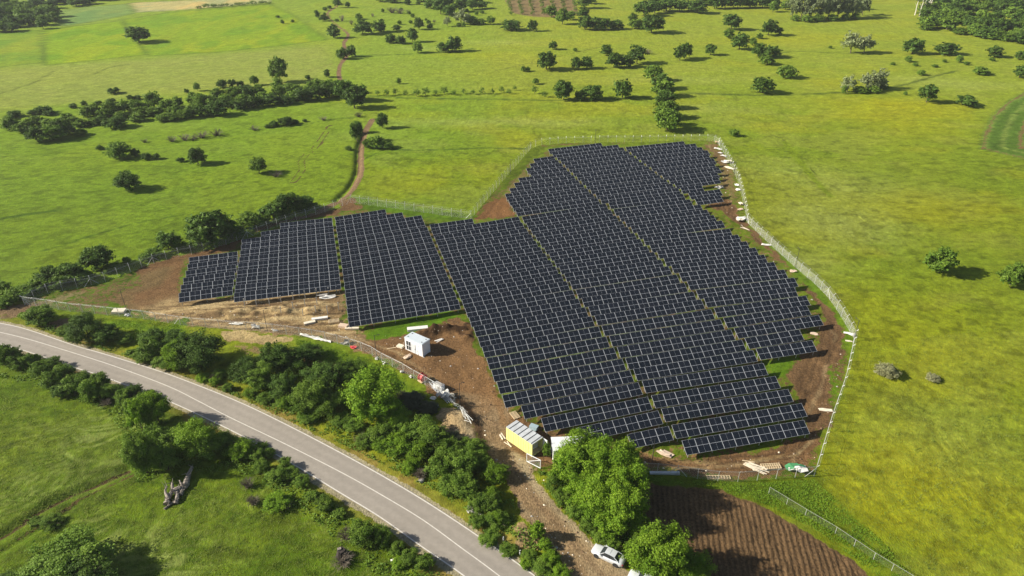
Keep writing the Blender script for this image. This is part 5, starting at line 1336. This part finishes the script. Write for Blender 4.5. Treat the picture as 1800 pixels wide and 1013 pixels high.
def slab(px, py, ln, wd, h, rz, m, label, name, cat, n=1):
    mb = MB(); r = random.Random(int(px))
    for i in range(n): mb.box((r.uniform(-.06,.06), r.uniform(-.06,.06), h*(i+.5)/n+.02*i),(ln,wd,h/n), 0, r.uniform(-.03,.03))
    o = mb.build(name, m, None, GG(px, py), rz=rz); tag(o, label, cat); return o
slab(210,549.5,2.6,1.5,.55,R(3), M_CREAM, 'beige stack of boards beside the western fence', 'board_stack', 'boards', 4)
sheet(224,556,1.2,.8, M_SHEET, 'white bag right of the beige board stack', 'bag', 0, .5, 25, 'plastic_bag')
slab(562,562,3.3,.75,.4,R(14), M_SHEET, 'long white package on sand, right of a similar shorter one', 'package', 'package', 1)
slab(545,569,2.3,.8,.35,R(22), M_CREAM, 'short cream package left of the long white one', 'package', 'package', 1)
slab(604,575,1.9,1.1,.5,R(-15), M_CARD, 'cardboard box at lower left corner of third block', 'cardboard_box', 'box', 2)
slab(619,578.5,2.8,.6,.35,R(3), M_CREAM, 'long cream package under front edge of third block', 'package', 'package', 1)
slab(734,580,4.2,1.1,.45,R(10), M_SHEET, 'long white package lying behind the white kiosk', 'package', 'package', 2)
sheet(577,523,4.2,1.3, M_SHEET, 'white plastic sheet under the bare posts beside third block', 'sheet', R(10), .3, 26, mats=[M_SHEET,M_CONC], layers=4)
sheet(450,577,1.9,1.0, M_SHEET, 'white rubbish pile at foot of the sandy slope', 'rubbish pile', 0, .6, 27, 'rubbish_pile', mats=[M_SHEET,M_CONC], layers=4)
sheet(412,571,3.4,.7, M_SHEET, 'scattered white scraps left of the rubbish pile', 'scraps', R(-8), .2, 28, 'scraps', layers=3)
sheet(484,582,1.4,.6, M_SHEET, 'small white scraps right of the rubbish pile', 'scraps', R(-8), .2, 29, 'scraps', layers=3)
for i, (x, y, l) in enumerate([(538,591.5,3.2),(556,596,3.4),(573,600,2.8)]):
    sheet(x, y, l, .8, M_SHEET, 'white plastic strip outside the fence, %s from left' % ordinal(i+1), 'sheet', R(-18), .35, 30+i, layers=2)
sheet(606,605,1.9,1.0, M_CONC, 'grey rubbish by the fence left of a red sheet', 'rubbish pile', 0, .5, 34, 'rubbish_pile', mats=[M_CONC,M_DK], layers=4)
sheet(622,612,1.5,.9, M_RED, 'small red sheet outside the fence below third block', 'sheet', R(-20), .35, 35)
slab(704,610,1.3,1.0,.3,R(-28), M_CREAM, 'shallow cream tray left of the kiosk door', 'tray', 'tray', 2)
sheet(716,628,2.0,1.3, M_CARD, 'pale cardboard in front of the kiosk door', 'cardboard', R(45), .3, 36, 'cardboard_sheet')
for i, (x, y) in enumerate([(662,631),(675,638.5),(706,654),(722,663)]):
    sheet(x, y+1, .7, .7, M_SHEET, 'white concrete bag at a fence post foot, %s from left' % ordinal(i+1), 'bag', .3*i, .35, 40+i, 'bag', layers=2)
# red barrel, generator, scrap, rails
def lathe(name, prof, m, parent=None, n=16, loc=(0,0,0)):
    mb = MB(); k = len(prof); vs = [(r*math.cos(2*PI*i/n), r*math.sin(2*PI*i/n), z) for r, z in prof for i in range(n)]
    fs = [(a*n+i, a*n+(i+1)%n, (a+1)*n+(i+1)%n, (a+1)*n+i) for a in range(k-1) for i in range(n)]+[tuple(range(n))[::-1], tuple((k-1)*n+i for i in range(n))]
    mb.add(vs, fs); return mb.build(name, m, parent, loc, smooth=False)
p = GG(743,669); o = empty('cable_drum', p, .8); tag(o, 'red round drum lying against the fence below the kiosk', 'drum')
dm = lathe('drum', [(.55,-.5),(.75,-.48),(.75,-.40),(.52,-.38),(.52,.38),(.75,.40),(.75,.48),(.55,.5)], M_RED, o, 18, (0,0,.75)); dm.rotation_euler = (R(90),0,0)
mb = MB(); mb.box((0,0,.1),(1.5,1.2,.12)); mb.build('pallet_base', M_WOOD, o)
p = GG(772,684); o = empty('generator', p, R(-35)); tag(o, 'white and grey generator box beside the rail bundle', 'generator')
mb = MB(); mb.box((0,0,.62),(1.9,1.0,.95)); mb.build('housing', M_WHITE, o)
mb = MB(); mb.box((.35,-.52,.62),(.8,.04,.6)); mb.box((0,0,1.12),(1.7,.85,.05)); mb.build('panel', M_CONC, o)
mb = MB(); mb.bar((.6,.2,1.1),(.6,.2,1.5),.06,0,8); mb.build('exhaust', M_DK, o)
mb = MB(); mb.box((0,.4,.08),(1.9,.1,.14)); mb.box((0,-.4,.08),(1.9,.1,.14)); mb.build('skid', M_DK, o)
a_, b2 = GG(752,668), GG(800,716)
r = random.Random(8); mb = MB(); Lr_ = (b2-a_).length
for i in range(10): y = -.55+.12*i; x0 = r.uniform(0,1.0); mb.box((Lr_*.5+r.uniform(-.4,.4), y, .18+.10*(i % 3)), (Lr_*r.uniform(.55,.85), .08, .08))
o = mb.build('rail_bundle', M_ALU, None, a_, rz=math.atan2(b2.y-a_.y, b2.x-a_.x)); tag(o, 'bundle of long pale metal rails lying along the fence', 'metal rails')
sheet(784,697,1.8,1.8, M_SHEET, 'crumpled white scrap heap below the generator', 'scrap heap', .4, .8, 50, 'scrap_heap', mats=[M_SHEET,M_CONC], layers=6)
sheet(796,698,1.0,1.0, M_CREAM, 'small cream bag right of the scrap heap', 'bag', 0, .7, 51, 'bag', layers=3)
sheet(761,701,1.3,.9, M_SHEET, 'pale sheet caught on the dark bushes outside fence', 'sheet', -.5, .3, 52)
sheet(763,716,1.9,1.1, M_CONC, 'bluish grey plastic rags in the shadow of bushes', 'rags', .2, .4, 53, 'rags', layers=4)
mb = MB(); r = random.Random(12)
Q_ = [GG(*q) for q in [(800,716),(810,724),(820,738),(828,752),(818,748),(812,733)]]
for a, b in zip(Q_[:-1], Q_[1:]):
    for k in range(5):
        j = Vector((r.uniform(-.3,.3), r.uniform(-.3,.3), r.uniform(.1,.9))); mb.bar(a-Q_[0]+j, b-Q_[0]+Vector((r.uniform(-.4,.4), r.uniform(-.4,.4), r.uniform(.1,.9))), .03, 0, 4)
o = mb.build('wire_tangle', M_FPOST, None, Q_[0]); tag(o, 'tangle of loose fence wire beside the sand heap', 'wire')
slab(938,754,1.4,.9,.7,R(-30), mat('blue_grey_box', (.32,.42,.46), rough=.5), 'blue grey crate behind the yellow container', 'crate', 'crate', 2)
sheet(1102,812,1.5,1.6, M_SHEET, 'white tarpaulin at right edge of the big bright trees', 'tarpaulin', .3, 1.2, 55, 'tarpaulin', layers=4)
slab(1168,833,4.6,.5,.3,R(0), M_GREYR, 'grey steel frames lying in tree shade by bottom fence', 'steel_frame', 'steel frames', 2)
sheet(826,893,.9,.6, M_SHEET, 'white bag in the weeds beside the road', 'bag', .2, .4, 56, 'bag')
sheet(690.6,986,.7,.5, M_SHEET, 'small white bag in grass left of the road bottom', 'bag', .2, .3, 57, 'bag', layers=1)
mb = MB(); Q_ = [GG(*q)+Vector((0,0,.35)) for q in [(955,998),(960,1003),(966,1009),(973,1016)]]
mb.tube([q-Q_[0] for q in Q_], .07, 0, 7); o = mb.build('pipe', M_WHITE, None, Q_[0]); tag(o, 'white plastic pipe on the verge at the bottom edge', 'pipe')
# grey boulders near the road
for i, (x, y, s_) in enumerate([(837,900,.8),(828,898,.6),(741,846,.5),(845,908,.45)]):
    bm_r = random.Random(i+3); me = crown = MB(); n = 9
    vs = []; 
    for a in range(5):
        for b in range(n):
            ph_a = PI*a/4; q = s_*(0.7+.5*bm_r.random()); vs.append((math.sin(ph_a)*math.cos(2*PI*b/n)*q, math.sin(ph_a)*math.sin(2*PI*b/n)*q, (math.cos(ph_a))*s_*.6+.2*s_))
    fs = [(a*n+b, (a+1)*n+b, (a+1)*n+(b+1)%n, a*n+(b+1)%n) for a in range(4) for b in range(n)]
    me.add(vs, fs); o = me.build('boulder', M_CONC, None, GG(x, y)); tag(o, 'grey boulder in roadside weeds, %s from left' % ordinal([3,2,1,4][i]), 'boulder', 'boulders on the road verge')
# ------------------------------------------------------------------ fallen dead tree and stump
M_DEADW = mat('weathered_wood', (0.25,0.215,0.18), rough=.9, var=.45, vscale=3, bump=.8, bscale=8)
o = empty('fallen_tree', GG(315,862)); tag(o, 'grey broken trunk of a fallen dead tree in the meadow', 'fallen tree')
O_ = o.location.copy()
def limb(pts, r0, r1, nm, seed):
    rr_ = random.Random(seed); mb = MB(); n = len(pts); P = []
    for (x, y, z) in pts: q = G(x, y); q.z = z+gz(q.x,q.y); P.append(q-O_)
    P = smooth_poly(P, 3)
    for i in range(len(P)-1):
        t0 = i/(len(P)-1); t1 = (i+1)/(len(P)-1); mb.bar(P[i], P[i+1], (r0+(r1-r0)*t0)*rr_.uniform(.85,1.15), 0, 8, (r0+(r1-r0)*t1)*rr_.uniform(.85,1.15))
    for k in range(5):
        b = P[rr_.randrange(1,len(P))]; mb.bar(b, b+Vector((rr_.uniform(-.8,.8), rr_.uniform(-.8,.8), rr_.uniform(.2,.9))), r1*.5, 0, 5, .02)
    mb.build(nm, M_DEADW, o)
limb([(327,856,.3),(330,848,.5),(334,838,.6),(340,828,.8)], .55,.20,'trunk',1)
limb([(294,888,.2),(297,878,.4),(304,868,.5),(305,856,.8)], .50,.16,'trunk',2)
limb([(309,886,.1),(313,876,.4),(312,866,.5)], .40,.18,'limb',7)
limb([(318,872,.2),(322,862,.5),(318,852,.9)], .34,.10,'limb',8)
limb([(299,882,.5),(293,872,.9),(296,862,.8)], .30,.10,'limb',3)
limb([(289,896,.1),(300,888,.2),(316,880,.5)], .20,.07,'limb',4)
limb([(306,868,.4),(318,862,.5),(330,856,.2)], .45,.30,'limb',5)
o = empty('tree_stump', GG(601,976)); tag(o, 'dark jagged stump with pale top in the lower meadow', 'stump')
lathe('stump', [(.95,-.2),(.75,.3),(.62,.8),(.55,1.05)], mat('dark_bark', (.05,.04,.035), rough=.95, var=.4, vscale=4), o, 9)
mb = MB(); mb.box((-.25,.1,1.12),(.5,.4,.18),0,.4); mb.build('broken_top', M_DEADW, o)
# ------------------------------------------------------------------ undergrowth and tall grass
def leaf_cloud(name, m, polys, n, hmax, size, label, seed, blade=False, cl=1.0):
    r = np.random.default_rng(seed); PP = []
    for poly, wgt in polys:
        gp = GP(poly); xs = [p[0] for p in gp]; ys = [p[1] for p in gp]; k = int(n*wgt)
        x = r.uniform(min(xs), max(xs), k*6); y = r.uniform(min(ys), max(ys), k*6)
        ok = polysd(x, y, gp) < 0; ok &= polysd(x, y, road_poly) > 0.8; ok &= polysd(x, y, GP(DRIVE)) > 0.5; ok &= polysd(x, y, GP(PLOUGH)) > .4
        c = fbm(x/1.6, y/1.6, seed+5, 3); ok &= c > (0.60-0.12*cl+0.12*(r.random(len(x))-.5))
        x, y, c = x[ok][:k], y[ok][:k], c[ok][:k]; PP.append(np.stack([x,y,c],1))
    P = np.concatenate(PP); n = len(P); x, y, c = P.T
    jx = np.clip(np.searchsorted(gx, x)-1, 0, nx-2); jy = np.clip(np.searchsorted(gy, y)-1, 0, ny-2); z0 = Z[jy, jx]
    hh = hmax*np.clip((c-0.42)*4, .15, 1)
    if blade:
        z = z0; lean = r.normal(size=(n,2))*.22+np.stack([np.cos(c*40), np.sin(c*40)],1)*.16; H_ = hh*(.5+.6*r.random(n)); a = r.uniform(0,2*PI,n); w = size*(.6+.8*r.random(n))
        b0 = np.stack([x-np.cos(a)*w, y-np.sin(a)*w, z-.02],1); b1 = np.stack([x+np.cos(a)*w, y+np.sin(a)*w, z-.02],1)
        tp = np.stack([x+lean[:,0], y+lean[:,1], z+H_],1); VV = np.stack([b0,b1,tp],1).reshape(-1,3); kk = 3
    else:
        z = z0+hh*r.random(n); p = np.stack([x,y,z],1); nr = r.normal(size=(n,3))*.7+np.array([-.2,0,1]); nr /= np.linalg.norm(nr,axis=1,keepdims=True)
        t = np.cross(nr, r.normal(size=(n,3))); t /= np.linalg.norm(t,axis=1,keepdims=True); bt = np.cross(nr,t); s = size*(.5+r.random(n))[:,None]
        VV = np.stack([p-t*s*.5, p+bt*s*.4, p+t*s*.6, p-bt*s*.4],1).reshape(-1,3); kk = 4
    me = bpy.data.meshes.new(name); me.vertices.add(kk*n); me.vertices.foreach_set('co', VV.astype(np.float32).ravel())
    me.loops.add(kk*n); me.loops.foreach_set('vertex_index', np.arange(kk*n,dtype=np.int32)); me.polygons.add(n); me.polygons.foreach_set('loop_start', np.arange(0,kk*n,kk,dtype=np.int32)); me.update(calc_edges=True)
    dat = np.ones((kk*n,4),np.float32); dat[:,0] = np.repeat(np.clip(.2+.6*fbm(x/4,y/4,seed+9,3)+.4*(r.random(n)-.5),0,1),kk)
    ca = me.color_attributes.new('leafvar','FLOAT_COLOR','POINT'); ca.data.foreach_set('color', dat.ravel()); me.materials.append(m)
    o = link(bpy.data.objects.new(name, me)); tag(o, label, 'vegetation', None, 'stuff'); return o
leaf_cloud('undergrowth', LEAF['mid'], [([(50,566),(120,600),(240,640),(400,698),(520,745),(620,792),(760,862),(880,935),(1000,1020),(1040,1020),(985,985),(960,950),(905,925),(905,880),(860,800),(790,765),(720,735),(640,760),(560,735),(420,690),(300,655),(200,612),(100,572)], .55),
   ([(-60,612),(0,622),(120,660),(230,705),(330,752),(420,795),(530,850),(640,920),(800,1030),(680,1030),(560,925),(440,835),(330,830),(240,850),(215,760),(180,720),(60,680),(-60,650)], .30),
   ([(935,830),(960,865),(1000,910),(1050,955),(1110,1000),(1160,1030),(1230,1030),(1190,980),(1130,900),(1100,850),(1000,830)], .15)], 70000, .6, .24, 'low leafy undergrowth between the road, driveway and trees', 3)
leaf_cloud('weeds', LEAF['bright'], [([(1120,836),(1200,843),(1310,851),(1430,842),(1500,905),(1560,960),(1600,1013),(1540,1013),(1440,935),(1340,885),(1230,864),(1150,856)], .5),([(520,596),(640,628),(760,705),(740,730),(690,690),(600,640),(520,606)], .3),([(270,566),(330,574),(300,600),(230,590),(180,560)], .1)], 24000, .20, .15, 'bright weeds on banks along the site fence', 5, cl=2.2)
LEAF['grassblade'] = leaf_mat('grass_blades', (0.150,0.250,0.018), (0.330,0.360,0.090), .5)
leaf_cloud('tall_grass', LEAF['grassblade'], [([(-80,640),(60,690),(180,735),(225,800),(240,860),(420,850),(460,830),(600,930),(760,1040),(-80,1040)], .62),([(1440,870),(1800,700),(1880,900),(1840,1040),(1600,1040)], .22),([(1500,620),(1800,560),(1850,720),(1440,850)], .16)], 70000, .34, .035, 'tall meadow grass in windblown tufts', 9, blade=True, cl=4.0)

# small litter: clods, chips of packing and stones on the bare ground
def litter():
    r = np.random.default_rng(21); mb = MB(); k = 0
    polys = [GP(p) for p in ([(640,600),(800,560),(850,640),(900,730),(1010,780),(1200,812),(1420,780),(1480,600),(1470,700),(1430,815),(1300,835),(1100,818),(940,815),(840,760),(760,680)],
                             [(300,540),(410,525),(600,510),(610,575),(640,600),(560,592),(440,578),(320,562)], [(850,780),(940,815),(1060,960),(1100,1010),(1000,1010),(920,900)], [(1240,258),(1280,300),(1300,380),(1450,540),(1420,540),(1300,400),(1260,360)])]
    for poly, n in zip(polys, (420,160,140,90)):
        xs = [p[0] for p in poly]; ys = [p[1] for p in poly]
        x = r.uniform(min(xs),max(xs),n*4); y = r.uniform(min(ys),max(ys),n*4); ok = polysd(x,y,poly) < 0; x, y = x[ok][:n], y[ok][:n]
        for a, b in zip(x, y):
            s_ = .07+.22*r.random()**3; mi = 0 if r.random() < .55 else (1 if r.random() < .6 else 2); z = gz(a,b)
            ring = [(a+math.cos(t)*s_*r.uniform(.6,1.2), b+math.sin(t)*s_*r.uniform(.5,1), z) for t in (0,1.3,2.5,3.8,5.1)]
            mb.add(ring+[(a,b,z+s_*.7)], [(0,1,5),(1,2,5),(2,3,5),(3,4,5),(4,0,5)], mi)
    o = mb.build('litter', [mat('clod', (.17,.11,.065), rough=.95), M_CREAM, M_CONC]); tag(o, 'clods, stones and packing scraps scattered over bare soil', 'litter', None, 'stuff')
litter()

# ------------------------------------------------------------------ air
def haze(density):
    me = MB(); me.box((0, 900, 70), (3040, 2240, 148)); o = me.build('haze', bpy.data.materials.new('air'))
    m = o.data.materials[0]; m.use_nodes = True; nt = m.node_tree
    for n in list(nt.nodes):
        if n.type == 'BSDF_PRINCIPLED': nt.nodes.remove(n)
    v = nt.nodes.new('ShaderNodeVolumePrincipled'); v.inputs['Color'].default_value = (0.90,0.93,0.97,1); v.inputs['Density'].default_value = density
    v.inputs['Anisotropy'].default_value = 0.2
    nt.links.new(v.outputs[0], nt.nodes['Material Output'].inputs['Volume']); tag(o, 'thin pale air over the far meadow', 'haze', None, 'stuff')
haze(0.00011)
